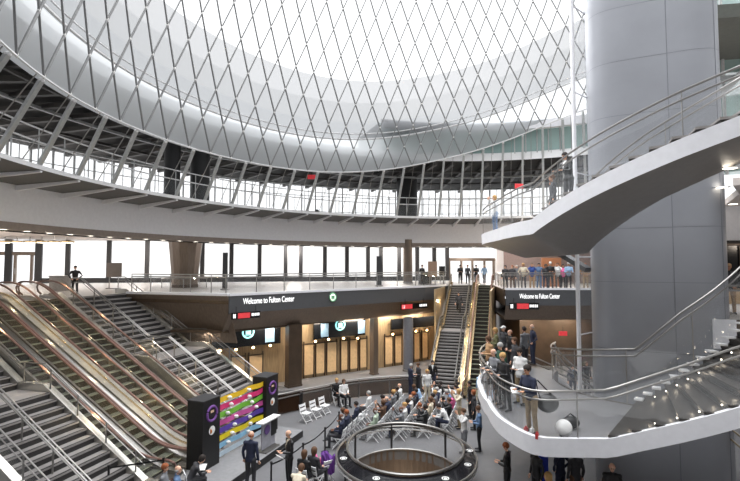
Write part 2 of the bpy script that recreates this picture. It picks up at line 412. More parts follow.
screen(209, 277, 325, 345, WL[1], WL[2], off_s, 'black screen with cyan ring logo near the left staircase', (245, 331, .36), (.33,))
screen(310, 361, 320, 336, WL[2], WL[3], off_s, 'black screen with cyan ring logo at the middle of the lower wall', (336, 324, .36), (-.3, .42))
screen(387, 430, 317, 327, WL[2], WL[3], off_s, 'plain black screen left of the far staircase', None)
# round wall spotlights
lm0 = None; k = 0
labs = ['round brass wall spotlight, %s of the row under the %s' % (a_, b_) for b_, q in (('left screen', 4), ('middle screen', 4), ('right screen', 3)) for a_ in ('first', 'second', 'third', 'fourth')[:q]]
for (px, py) in ((220, 349), (236, 348), (253, 346), (270, 344), (315, 340), (328, 338), (343, 337), (357, 337), (392, 333), (415, 330), (426, 329)):
    v, t = wallpt(px, py); nn = Vector((t.y, -t.x, 0))
    if lm0 is None:
        lm0 = thing('wall_spotlight', labs[k], 'light', v, 0, 'spotlights on the lower wall')
        b_ = MB(); b_.ell(v+nn*.1, (.17, .14, .17), 14, 8); b_.build('housing', M['bronzed'], lm0, True)
        b_ = MB(); b_.ell(v+nn*.18-Vector((0, 0, .05)), (.1, .08, .1), 12, 6); b_.build('lens', M['warmlamp'], lm0, True)
    else: dup(lm0, v, 0, labs[k], 'spotlights on the lower wall')
    k += 1

# signs on the bands
def band_text(px, py, P, Q, body, size, off=.14, name='sign_lettering', label='', xend=None):
    v = onplane(px, py, P, Q); t = Vector((Q[0]-P[0], Q[1]-P[1], 0)).normalized(); nn = Vector((t.y, -t.x, 0))
    o = text_mesh(body, size, name, M['textw'], v+nn*off, t)
    if xend:
        e = onplane(xend, py, P, Q); want = Vector((e.x-v.x, e.y-v.y, 0)).length
        xs = [(q.co-(v+nn*off)).dot(t) for q in o.data.vertices]; k_ = want/max(xs)
        for q in o.data.vertices:
            d = (q.co-(v+nn*off)).dot(t); q.co += t*(d*k_-d)
    return tag(o, label, 'sign')
band_text(242, 301.5, B0, B1, 'Welcome to Fulton Center', .52, label='white Welcome to Fulton Center lettering on the left sign band', xend=293)
band_text(519, 296.3, band_r[0], band_r[1], 'Welcome to Fulton Center', .5, label='white Welcome to Fulton Center lettering on the right sign band', xend=559)
v = onplane(331.5, 297, B0, B1); t = (B1-B0).normalized(); nn = Vector((t.y, -t.x, 0))
lr = thing('round_emblem', 'green ringed white train emblem on the left sign band', 'sign', v+nn*.14)
logo_ring(v+nn*.17, t, .28, M['green'], lr)
n = 20; m_ = MB(); m_.add([v+nn*.15+Vector((t.x, t.y, 0))*.3*math.cos(2*PI*i/n)+Vector((0, 0, .3*math.sin(2*PI*i/n))) for i in range(n)], [tuple(range(n))]); m_.build('disc', M['textw'], lr)
def small_sign(px0, px1, py0, py1, P, Q, label, off, redx):
    mb_, c, t, nn, zc, h, w = flatbox(px0, px1, py0, py1, P, Q, off, .12, None, 's')
    r = thing('hanging_sign', label, 'sign', (c.x, c.y, zc-h/2)); mb_.build('panel', M['screen'], r)
    rz = math.atan2(t.y, t.x); a0, a1 = redx
    MB().box((c.x+t.x*w*(a0+a1)/2+nn.x*.07, c.y+t.y*w*(a0+a1)/2+nn.y*.07, zc), (w*(a1-a0), .02, h*.8), rz).build('red_plate', M['red'], r)
    for e in (-.45, -.4): MB().box((c.x+t.x*w*e+nn.x*.07, c.y+t.y*w*e+nn.y*.07, zc), (w*.03, .02, h*.6), rz).build('mark', M['textw'], r)
    for e in (.2, .26, .32, .38, .44): MB().box((c.x+t.x*w*e+nn.x*.07, c.y+t.y*w*e+nn.y*.07, zc+.02), (w*.035, .02, h*.4), rz).build('mark', M['textw'], r)
    for e in (-.35, .35): MB().tube([(c.x+t.x*w*e, c.y+t.y*w*e, zc+h/2-.02), (c.x+t.x*w*e-nn.x*.0, c.y+t.y*w*e-nn.y*.0, zc+h/2+.35)], .02).build('hanger', M['black'], r)
small_sign(229, 257, 311.5, 318, B0, B1, 'hanging sign with red plate under the left end of the sign band', .35, (-.3, .12))
small_sign(398, 424, 303, 308.5, B1, B2, 'hanging sign with red plate near the far staircase', .35, (-.5, -.1))
small_sign(508, 537, 302.5, 309, band_r[0], band_r[1], 'hanging sign with red plate under the right sign band', .35, (-.25, .15))

# ------------------------------------------------------------------ lights helper
def plight(loc, e, col=(1, 1, 1), rad=.15, name='lamp_light'):
    l = bpy.data.lights.new(name, 'POINT'); l.energy = e; l.color = col; l.shadow_soft_size = rad
    o = bpy.data.objects.new(name, l); COL.objects.link(o); o.location = loc; return o
def alight(loc, e, sx, sy, col=(1, 1, 1), rot=(0, 0, 0), name='ceiling_light_source'):
    l = bpy.data.lights.new(name, 'AREA'); l.shape = 'RECTANGLE'; l.size = sx; l.size_y = sy; l.energy = e; l.color = col
    o = bpy.data.objects.new(name, l); COL.objects.link(o); o.location = loc; o.rotation_euler = rot; return o

# ------------------------------------------------------------------ street hall: ceiling, lip, far glazing
WS = .2
def wallD(px): r = (px-370)/F; return 53.2/(1-WS*r)
def wallxy(px): D = wallD(px); return Vector(((px-370)/F*D, D))
ZC = 10.5
def outer_r(deg):
    a = R(deg); dx, dy = math.cos(a), math.sin(a)
    # wall line Y = 53.2 + .2 X
    den = dy-WS*dx; t = (53.2+WS*CX-CY)/den if den > .05 else 1e9
    return min(t+.3, 62)
mb = MB(); degs = [3*i for i in range(121)]
mb.strip([P3(27.4, d, ZC) for d in degs], [P3(outer_r(d), d, ZC) for d in degs])
mb.strip([P3(27.4, d, ZC) for d in degs], [P3(27.4, d, 9.82) for d in degs])
mb.strip([P3(27.4, d, ZC+.2) for d in degs], [P3(outer_r(d), d, ZC+.2) for d in degs])
struct(mb.build('ceiling', M['ceil']), 'warm white ceiling of the street level hall', 'ceiling')
degs = [1.5*i for i in range(241)]
mb = MB(); mb.strip([P3(26.3, d, 9.8) for d in degs], [P3(27.4, d, 9.8) for d in degs]); mb.strip([P3(26.3, d, 9.8) for d in degs], [P3(26.28, d, 10.15) for d in degs])
struct(mb.build('trim_12', M['lip']), 'taupe lip with downlights under the ring fascia', 'trim')
mb = MB(); mb.strip([P3(27.4, d, 9.79) for d in degs], [P3(27.46, d, 9.74) for d in degs]); mb.strip([P3(27.36, d, 9.8) for d in degs], [P3(27.4, d, 9.74) for d in degs])
struct(mb.build('trim_13', M['black']), 'thin dark line under the ring lip', 'trim')
mb = MB(); mb.strip([P3(26.3, d, 10.1) for d in degs], [P3(26.3, d, 12.05) for d in degs])
for d in degs[::12]:
    pass
struct(mb.build('trim_14', M['fascia'], smooth=True), 'pale grey curved fascia of the ring balcony', 'trim')
dl0 = None
for i in range(44):
    d = 62+2.9*i; p = P3(26.85, d, 9.8)
    lab = 'small round downlight set in the lip of the ring balcony'
    if dl0 is None:
        dl0 = thing('downlight', lab, 'light', p, 0, 'downlights in the ring lip')
        MB().lathe(p, [(.16, -.005), (.22, -.02), (.24, 0)], 16).build('trim_ring', M['white'], dl0)
        MB().lathe(p, [(0, -.012), (.16, -.012)], 16).build('lens', M['lamp'], dl0)
    else: dup(dl0, p, 0, lab, 'downlights in the ring lip')
# glazing
pil = [-60, -25, 10, 40, 69, 110, 148, 203, 232, 260, 286, 301, 325, 347, 368, 381, 399, 417, 434, 447]
for k, px in enumerate(pil):
    p = wallxy(px); w = .6 if px < 60 else .42
    o = MB().box((p.x, p.y-.15, (ZS+ZC)/2), (w, .25, ZC-ZS), math.atan(WS)).build('trim_%d' % (20+k), M['pillar']); struct(o, 'charcoal pillar in the street level glazing', 'trim')
wn = 1
for k in range(len(pil)-1):
    if pil[k] in (-25, 10): continue
    a = wallxy(pil[k]); b = wallxy(pil[k+1]); t = (b-a).normalized()
    r = sthing('window_%d' % wn, 'white frosted glazing panel in the street level wall', 'window', (a.x, a.y, ZS)); wn += 1
    m_ = MB(); m_.add([(a.x, a.y, ZS+.5), (b.x, b.y, ZS+.5), (b.x, b.y, ZC), (a.x, a.y, ZC)], [(0, 1, 2, 3)]); m_.build('pane', M['frost'], r)
    c = (a+b)/2; m_ = MB().box((c.x, c.y-.05, ZS+.25), ((b-a).length, .2, .5), math.atan(WS)); m_.build('sill', M['pillar'], r)
# left entrance doors
def doorset(name, x0, x1, xs, ytop, label):
    a = wallxy(x0); b = wallxy(x1); r = sthing(name, label, 'door', (a.x, a.y, ZS)); ang = math.atan(WS); c = (a+b)/2
    zt = onplane((x0+x1)/2, ytop, a, b).z
    m_ = MB().box((c.x, c.y-.1, zt), ((b-a).length, .3, .35), ang)
    for x in xs:
        q = wallxy(x); m_.box((q.x, q.y-.1, (ZS+zt)/2), (.22, .25, zt-ZS), ang)
    m_.build('door_frame', M['bronze'], r)
    m_ = MB().add([(a.x, a.y, ZS), (b.x, b.y, ZS), (b.x, b.y, ZC), (a.x, a.y, ZC)], [(0, 1, 2, 3)]); m_.build('pane', M['winglass'], r)
    m_ = MB()
    for x in xs[1:-1]:
        q = wallxy(x+1.2); m_.tube([(q.x, q.y-.3, ZS+.9), (q.x, q.y-.3, ZS+1.5)], .04)
    m_.build('handle', M['steel'], r); return r
doorset('door_1', -25, 38, [-25, -8, 16.5, 33], 253.5, 'glazed entrance doors with bronze frame at far left')
doorset('door_2', 448, 498, [449, 461, 472, 484, 493], 259.5, 'glazed entrance doors behind the far escalators')
p = wallxy(497); struct(MB().box((p.x+.2, p.y-.3, (ZS+ZC)/2), (1.0, .5, ZC-ZS), .2).build('trim_50', M['white']), 'white pier right of the far doors', 'trim')
q = wallxy(497); struct(MB().prism([(q.x+.6, q.y-.4), (26, 40), (26, 40.3), (q.x+.6, q.y-.1)], ZS, ZC).build('wall_back', mat('mauve grey wall', (128, 112, 108), .7)), 'mauve grey wall behind the balcony crowd', 'wall')
# orange lit niche behind crowd
q = at(551, 262, Y=39.5); tag(MB().box((q.x, q.y, ZS+1.2), (1.6, .3, 2.4)).build('shop_display', mat('orange shop display', (140, 92, 62), .6)), 'orange lit shop display behind the balcony crowd', 'display')
# entrance disc lamps far left
k = 0
for px in (5, 17, 30, 42, 54, 67):
    q = at(px, 243, z=ZC-.55); labs = ['first', 'second', 'third', 'fourth', 'fifth', 'sixth']
    r = thing('disc_lamp', 'brass disc ceiling lamp at left entrance, %s from the photo edge' % labs[k], 'light', (q.x, q.y, ZC-.55), 0, 'disc lamps by the left entrance')
    MB().lathe((q.x, q.y, ZC-.5), [(0, -.02), (.55, 0), (.6, .1), (.5, .16), (0, .18)], 20).build('shade', M['brass'], r, True)
    MB().lathe((q.x, q.y, ZC-.53), [(0, 0), (.4, .0)], 16).build('lens', M['lamp'], r)
    MB().tube([(q.x, q.y, ZC-.35), (q.x, q.y, ZC)], .04).build('stem', M['steel'], r); k += 1

# columns and furniture on the street level
def col_flare(px, Y, r0, r1, label):
    p = at(px, 280, Y=Y); r = thing('flared_column', label, 'column', (p.x, p.y, ZS))
    m_ = MB().lathe((p.x, p.y, ZS), [(r0, 0), (r0+.05, 1.2), (r1*.9, ZC-ZS-1.2), (r1, ZC-ZS)], 12); m_.build('shaft', M['bronze'], r)
    m_ = MB().lathe((p.x, p.y, ZS), [(r0+.08, 0), (r0+.08, .25), (r0, .26)], 8); m_.build('base', M['bronzed'], r)
    for rr, zz in ((r0+.75, .75),):
        n = 20; m_ = MB().tube([(p.x+rr*math.cos(2*PI*i/n), p.y+rr*math.sin(2*PI*i/n), ZS+zz) for i in range(n)], .035, closed=True)
        for i in range(0, n, 4): m_.tube([(p.x+rr*math.cos(2*PI*i/n), p.y+rr*math.sin(2*PI*i/n), ZS), (p.x+rr*math.cos(2*PI*i/n), p.y+rr*math.sin(2*PI*i/n), ZS+zz)], .03)
        m_.build('guard_rail', M['steel'], r)
col_flare(185, 38, 1.0, 1.38, 'flared bronze column on the street level left of the totem')
round_column(408, 46.2, [(.45, 0), (.45, ZC-ZS)], M['bronze'], 'round bronze column on the street level above the sign band', ZS)
def totem(px, Y, w, h, label, mt=M['pillar']):
    p = at(px, 280, Y=Y); r = thing('totem', label, 'totem', (p.x, p.y, ZS))
    MB().box((p.x, p.y, ZS+h/2+.05), (w, .18, h-.1), .1).build('panel', mt, r); MB().box((p.x, p.y, ZS+.04), (w+.2, .4, .08), .1).build('base', M['steel'], r)
totem(225, 34, .34, 2.7, 'slim dark totem on the street level right of flared column')
totem(379, 40, .42, 2.55, 'slim dark totem above the sign band near round column')
def board(px, py, Y, w, h, label, mt):
    p = at(px, py, Y=Y); r = thing('sign_board', label, 'sign', (p.x, p.y, ZS))
    MB().box((p.x, p.y, p.z), (w, .12, h)).build('panel', mt, r)
    m_ = MB()
    for e in (-.3, .3): m_.tube([(p.x+w*e, p.y+.02, ZS+.04), (p.x+w*e, p.y+.02, p.z-h/2)], .035)
    m_.build('post', M['steel'], r); MB().box((p.x, p.y, ZS+.03), (w*.8, .5, .06)).build('base', M['steel'], r)
board(114, 270, 36, 1.15, 1.1, 'grey square notice board on the left street level', mat('grey board', (112, 104, 98), .6))
board(432.5, 269, 42, .8, 1.35, 'brown notice board right of the round bronze column', mat('brown board', (132, 108, 92), .6))
board(442, 271, 44, .55, .9, 'small black notice board next to the brown one', M['black'])
p = at(60, 284, Y=33); r = thing('cabinet', 'low grey cabinet near the guard at left', 'cabinet', (p.x, p.y, ZS))
MB().box((p.x, p.y, ZS+.5), (1.2, .5, 1.0)).build('body', mat('grey cabinet', (170, 165, 160), .5), r); MB().box((p.x, p.y, ZS+1.03), (1.3, .6, .06)).build('top', M['steel'], r)
p = at(425, 280, Y=43); r = thing('booth', 'black round topped booth beside the brown notice board', 'booth', (p.x, p.y, ZS))
MB().lathe((p.x, p.y, ZS), [(.6, 0), (.6, .7), (.5, 1.0), (.25, 1.15), (0, 1.18)], 18).build('body', M['black'], r, True); MB().lathe((p.x, p.y, ZS), [(.64, 0), (.64, .1), (.6, .1)], 18).build('base', M['steel'], r)

# street level guard rails
def guard(pts, z, label, h=1.1, off=.25, rails=(1.0, .86), step=1.6, gm=None, cat='railing', grp=None, name='guard_rail'):
    r = thing(name, label, cat, (pts[0].x, pts[0].y, z), 0, grp); P = [Vector((p.x, p.y, (p.z if len(p) > 2 else z))) for p in pts]
    for q in rails: MB().tube([p+Vector((0, 0, h*q)) for p in P], .035).build('rail', M['steel'], r, True)
    m_ = MB().strip([p+Vector((0, 0, .05)) for p in P], [p+Vector((0, 0, h*.93)) for p in P]); m_.build('glass_panel', gm or M['glass'], r)
    L = 0; nxt = 0
    for i in range(len(P)-1):
        seg = (P[i+1]-P[i]).length
        while nxt <= L+seg+1e-6:
            q = P[i].lerp(P[i+1], (nxt-L)/seg if seg else 0); MB().tube([q, q+Vector((0, 0, h))], .03).build('post', M['steel'], r); nxt += step
        L += seg
    return r
def off2(pts, o):
    out = []
    for i, p in enumerate(pts):
        a = pts[max(0, i-1)]; b = pts[min(len(pts)-1, i+1)]; t = (b-a).normalized(); out.append(Vector((p.x-t.y*o, p.y+t.x*o)))
    return out
guard(off2([Vector((wr.x, wr.y)), B0+Vector((-.3, .1))], .35), ZS+.12, 'glass guard rail above the bronze wall beside the staircase', step=1.5)
guard(off2(smooth_pts(band_l, 4), .35), ZS+.12, 'glass guard rail along the left sign band', step=2.0)
guard(off2(band_r, .3), ZS+.12, 'glass guard rail with the crowd leaning on it, right balcony', step=1.3)
guard([Vector((11.35, 42.6)), Vector((10.3, 35.1))], ZS, 'glass guard rail right of the far escalator top', step=1.8)
guard([Vector((11.6, 16.0)), Vector((18, 15.2))], ZS, 'glass guard rail at right behind the spiral stair', step=1.4)

# ------------------------------------------------------------------ ring balcony (upper level) : deck, brackets, struts, rail
degs = [1.5*i for i in range(241)]
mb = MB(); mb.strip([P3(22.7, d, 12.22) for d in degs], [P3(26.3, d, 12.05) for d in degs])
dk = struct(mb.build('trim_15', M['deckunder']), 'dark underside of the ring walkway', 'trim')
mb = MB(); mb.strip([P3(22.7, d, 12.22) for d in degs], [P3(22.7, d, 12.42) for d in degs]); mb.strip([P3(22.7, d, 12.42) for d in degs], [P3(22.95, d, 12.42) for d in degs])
struct(mb.build('trim_16', M['white']), 'white edge of the ring walkway', 'trim')
mb = MB(); mb.strip([P3(22.9, d, 12.4) for d in degs], [P3(38.2, d, 12.4) for d in degs]); struct(mb.build('floor', M['streetfloor']), 'upper level floor of the ring balcony', 'floor')
d = 54
while d < 206:
    d += 4.3*(1.17+.26*math.cos(R(d-190)))
    pr = [P3(26.25, d, 11.75), P3(26.25, d, 12.02), P3(22.75, d, 12.2), P3(22.75, d, 12.12)]
    t = Vector((-math.sin(R(d)), math.cos(R(d)), 0))*.07
    m_ = MB(); m_.add([p-t for p in pr]+[p+t for p in pr], [(0, 1, 2, 3), (7, 6, 5, 4), (0, 4, 5, 1), (1, 5, 6, 2), (2, 6, 7, 3), (3, 7, 4, 0)])
    m_.build('bracket', M['fascia'], dk)
# net rim height
RIMX = [(-14, 15.0), (-5, 15.2), (0, 15.75), (4, 16.6), (11, 18.4), (16.6, 20.6), (22, 22.0), (29, 22.8)]
def rimz(deg):
    x = CX+20.5*math.cos(R(deg))
    if x <= RIMX[0][0]: return RIMX[0][1]
    for (a, za), (b, zb) in zip(RIMX, RIMX[1:]):
        if x <= b: k_ = (x-a)/(b-a); k_ = k_; return za+(zb-za)*k_
    return RIMX[-1][1]
def rimzs(deg): return sum(rimz(deg+o) for o in (-8, -4, 0, 4, 8))/5
def interp0(d): return max(0, min(3.2, (d-112)/20))
def NR(w): return 20.5-.10*w
def NP(deg, w, dr=0): return P3(NR(w)+dr, deg, rimzs(deg)+w)
d = 54
while d < 206:
    d += 4.3*(1.17+.26*math.cos(R(d-190)))
    lean = interp0(d)
    a = P3(22.85, d, 12.45); b = NP(d+lean, -.1, .1)
    r = thing('steel_strut', 'slanted grey steel strut from ring walkway up to the net rim', 'strut', a, 0, 'struts between walkway and net rim')
    m_ = MB(); m_.tube([a, b], .115, 4); m_.build('bar', M['strut'], r)
    m_ = MB(); a2 = P3(22.85, d+2.6, 12.45); b2 = NP(d+2.6+lean*.5, 0, .1); m_.tube([a2, b2], .022, 4); m_.build('tie_rod', M['steel'], r)
    MB().ell(a, (.11, .11, .09), 8, 5).build('joint', M['white'], r); MB().ell(b, (.11, .11, .09), 8, 5).build('joint', M['white'], r)
gd = [Vector((*pc(22.95, d), 12.5)) for d in [58+2*i for i in range(70)]]
r = thing('ring_rail', 'white and glass railing running around the ring walkway', 'railing', gd[0])
for h in (1.6, 1.0): MB().tube([p+Vector((0, 0, h)) for p in gd], .04, 5).build('rail', M['white'], r)
MB().strip([p+Vector((0, 0, .05)) for p in gd], [p+Vector((0, 0, 1.1)) for p in gd]).build('glass_panel', M['glass2'], r)
for p in gd[::2]: MB().tube([p, p+Vector((0, 0, 1.6))], .03, 5).build('post', M['strut'], r)
# upper level outer glazing
for k in range(14):
    d0 = 50+10*k; d1 = d0+10; ds = [d0+2.5*i for i in range(5)]; a = P3(38, d0, 12.4)
    r = sthing('window_%d' % (40+k), 'tall glazing of the upper level, dark mullions', 'window', a)
    MB().strip([P3(38, d, 12.4) for d in ds], [P3(38, d, 17.25) for d in ds]).build('pane', M['winglass'], r)
    m_ = MB()
    for d in ds[:-1]: m_.tube([P3(37.95, d, 12.4), P3(37.95, d, 17.25)], .09, 4)
    for d in [d0+1.25+2.5*i for i in range(4)]: m_.tube([P3(37.95, d, 12.4), P3(37.95, d, 17.25)], .035, 4)
    for z in (14.3, 16.1): m_.tube([P3(37.95, d, z) for d in ds], .045, 4)
    m_.build('mullion', M['strut'], r)
# dark ceiling with beams
degs = [3*i for i in range(121)]
mb = MB(); mb.strip([P3(21.4, d, 17.25) for d in degs], [P3(38.3, d, 17.25) for d in degs]); mb.strip([P3(21.4, d, 17.9) for d in degs], [P3(38.3, d, 17.9) for d in degs]); struct(MB().strip([P3(21.4, d, 17.25) for d in degs], [P3(21.4, d, 17.9) for d in degs]).build('trim_55', M['white']), 'white inner edge of the dark ceiling', 'trim')
ce = struct(mb.build('ceiling', M['darkceil']), 'dark open ceiling of the upper ring', 'ceiling')
for i in range(34):
    d = 55+4.1*i; p = P3(21.6, d, 17.0); q = P3(37.6, d+2, 17.0)
    m_ = MB(); m_.tube([p, q], .2, 4); m_.build('beam', M['beam'], ce)
for k, rr in enumerate((24.5, 27.5, 31, 35)):
    MB().tube([P3(rr, d, 16.85) for d in [55+3*i for i in range(47)]], .12, 4).build('pipe', [M['beam'], M['strut']][k % 2], ce)
# dark round columns of the upper level
for px, Y, rr, lab in ((172, 33.5, .55, 'dark column on the upper ring, left one of a pair'), (200, 35, .7, 'dark column on the upper ring, right one of a pair'), (407, 50, 1.1, 'wide dark grey column on the upper ring behind the walkway')):
    p = at(px, 180, Y=Y); r = thing('upper_column', lab, 'column', (p.x, p.y, 12.4))
    MB().lathe((p.x, p.y, 12.4), [(rr, 0), (rr, 4.85)], 20).build('shaft', M['pillar'], r, True)
    MB().lathe((p.x, p.y, 12.4), [(rr+.08, 0), (rr+.08, .2), (rr, .21)], 20).build('base', M['black'], r)
def exit_sign(px, py, Y, label, w=.7):
    p = at(px, py, Y=Y); r = thing('exit_sign', label, 'sign', p)
    MB().box(p, (w, .1, w*.55)).build('panel', M['red'], r); MB().tube([(p.x, p.y, p.z+w*.25), (p.x, p.y, p.z+w*.9)], .02).build('hanger', M['black'], r)
exit_sign(311.5, 177, 42, 'small red exit sign under the dark ceiling at middle', .7)
exit_sign(519, 186, 40, 'small red exit sign seen through the upper stair glass', .7)
exit_sign(563, 333.5, 30, 'red exit sign hanging in the lower concourse behind the column', .5)
for px, py, Y, lab in ((317, 211.5, 42, 'small dark security camera on top of the walkway edge'), (321, 221, 42.5, 'small white security camera under the walkway edge')):
    p = at(px, py, Y=Y); r = thing('security_camera', lab, 'camera', p); c_ = M['black'] if 'dark' in lab else M['white']
    MB().ell(p, (.2, .3, .2), 10, 6).build('dome', c_, r, True); MB().tube([p, p+Vector((0, .3, .3 if 'white' in lab else -.3))], .05).build('bracket', M['steel'], r)

# ------------------------------------------------------------------ the net dome
net = thing('net_dome', 'huge diamond patterned steel net dome with grey perforated panels above the hall', 'dome', (CX, CY, 15))
HH = 1.62; WMAX = 14
def dens(th): return 1.17+.26*math.cos(R(th-190))
_a = [20.]
while _a[-1] < 380: _a.append(_a[-1]+3.56*dens(_a[-1])/2)
_f = 360/(_a[-2 if len(_a) % 2 == 0 else -1]-20) ; _n = (len(_a)-1)//2*2
HA = [20+(v-20)*360/(_a[_n]-20) for v in _a[:_n]]; NN = _n//2
def NG(h, j):
    th = HA[int(h) % _n]; return NP(th, j*HH*dens(th)/1.12)
mb = MB()
for i in range(NN):
    for fam in (1, -1):
        pts = []
        for j in range(WMAX+1):
            pts.append(NG(2*i+fam*j, j))
        mb.tube(pts, .055, 4)
mb.build('rod_grid', M['net'], net)
mb = MB()
for i in range(NN):
    for j in range(WMAX+1):
        p = NG(2*i+(j % 2), j)
        if p.y > 2: mb.ell(p, (.07, .07, .1), 6, 4)
mb.build('node', M['node'], net)
dg2 = [2*i for i in range(181)]
mb = MB(); mb.tube([NP(d, -.02) for d in dg2[:-1]], .05, 6, closed=True); mb.build('rim_ring', M['ring'], net)
mb = MB(); mb.tube([NP(d, 2.7, .3) for d in dg2[:-1]], .075, 6, closed=True); mb.tube([NP(d, 3.15, .35) for d in dg2[:-1]], .05, 6, closed=True); mb.build('middle_ring', M['ring'], net)
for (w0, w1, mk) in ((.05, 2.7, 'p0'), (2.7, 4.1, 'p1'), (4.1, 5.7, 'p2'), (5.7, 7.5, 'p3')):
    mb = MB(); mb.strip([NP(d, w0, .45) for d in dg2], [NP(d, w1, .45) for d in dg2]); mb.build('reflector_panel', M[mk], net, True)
mb = MB(); mb.tube([NP(d, WMAX*HH*.95) for d in dg2[:-1]], .25, 6, closed=True); mb.build('top_ring', M['ring'], net)

# green glass storey above the ring at right
ds = [20+2.5*i for i in range(37)]
r = sthing('window_60', 'greenish glass storey curving above the ring at right', 'window', P3(21.4, 20, 17.9))
MB().strip([P3(21.45, d, 17.7) for d in ds], [P3(21.45, d, 20.3) for d in ds]).build('pane', M['greenglass'], r)
m_ = MB()
for d in ds: m_.tube([P3(21.4, d, 17.7), P3(21.4, d, 20.3)], .06, 4)
m_.build('mullion', M['strut'], r)
MB().strip([P3(21.3, d, 17.2) for d in ds], [P3(21.3, d, 17.75) for d in ds]).build('sill', M['white'], r)
m_ = MB(); m_.strip([P3(20.9, d, 19.8) for d in ds], [P3(20.9, d, 20.5) for d in ds]); m_.strip([P3(20.9, d, 19.8) for d in ds], [P3(21.4, d, 19.8) for d in ds]); m_.build('balcony_edge', M['fascia'], r)
m_ = MB(); m_.strip([P3(27, d, 17.9) for d in ds], [P3(27, d, 20.3) for d in ds]); struct(m_.build('wall_upper', mat('pale green wall', (180, 196, 192), .7)), 'pale green inner wall behind the greenish glass', 'wall')
m_ = MB(); m_.strip([P3(21.4, d, 20.32) for d in ds], [P3(27.2, d, 20.32) for d in ds]); struct(m_.build('ceiling', M['ceil']), 'ceiling of the greenish storey', 'ceiling')

# ------------------------------------------------------------------ big column with the two spiral stair flights
KX, KY = 10.9, 18.2
def K3(r, deg, z): return Vector((KX+r*math.cos(R(deg)), KY+r*math.sin(R(deg)), z))
col = thing('shaft_column', 'massive blue grey panelled column at right with the stairs winding round it', 'column', (KX, KY, 0))
def superell(r, k=3.0, n=64, rot=31):
    out = []
    for i in range(n):
        a = 2*PI*i/n; c, s = math.cos(a), math.sin(a); rr = r/((abs(c)**k+abs(s)**k)**(1/k))
        b = a+R(rot); out.append((rr*math.cos(b), rr*math.sin(b)))
    return out
CR = 2.14
sec = superell(CR, 5, 96, 65)
zs = [0, 2.5, 5.0, 7.4, 9.3, 11.4, 13.4, 15.4, 17.4, 19.4, 21.6, 25.5]
for z0, z1 in zip(zs, zs[1:]):
    m_ = MB(); n = len(sec)
    m_.add([(KX+x, KY+y, z0+.006) for x, y in sec]+[(KX+x, KY+y, z1-.006) for x, y in sec], [(i, (i+1) % n, n+(i+1) % n, n+i) for i in range(n)])
    m_.build('panel_course', M['column'], col, True)
m_ = MB(); n = len(sec)
m_.add([(KX+x*.992, KY+y*.992, 0) for x, y in sec]+[(KX+x*.992, KY+y*.992, 25.5) for x, y in sec], [(i, (i+1) % n, n+(i+1) % n, n+i) for i in range(n)]); m_.build('core', M['colseam'], col, True)
m_ = MB()
for i in (3, 12, 21, 51, 60, 69, 75, 84, 93):
    x, y = sec[i]; m_.tube([(KX+x*1.0, KY+y*1.0, 0), (KX+x*1.0, KY+y*1.0, 25.5)], .012, 4)
m_.build('seam', M['colseam'], col)
# slim post and glass beside it
p = at(578, 300, Y=17.6)
po = thing('glass_lift_frame', 'slim white post with glass panel on the left of the big column', 'frame', (p.x, p.y, 0))
MB().tube([(p.x, p.y, 0), (p.x, p.y, 25)], .075, 8).build('post', M['fascia'], po)
MB().add([(p.x, p.y, 0), (p.x+1.1, p.y+.9, 0), (p.x+1.1, p.y+.9, 25), (p.x, p.y, 25)], [(0, 1, 2, 3)]).build('glass_panel', M['glass'], po)
for z in (2.5, 5.4, 8.3, 11.5, 14.6, 18): MB().tube([(p.x, p.y, z), (p.x+1.1, p.y+.9, z)], .025, 6).build('crossbar', M['fascia'], po)
# dark cantilever arm
a = at(548, 246, Y=20.5); b = at(588, 270, Y=18.5)
tag(MB().tube([a, a.lerp(b, .4), b], .22, 4, flat=.6).build('support_arm', mat('dark steel arm', (70, 72, 74), .4, .5)), 'dark grey steel arm under the upper landing beside the column', 'beam')

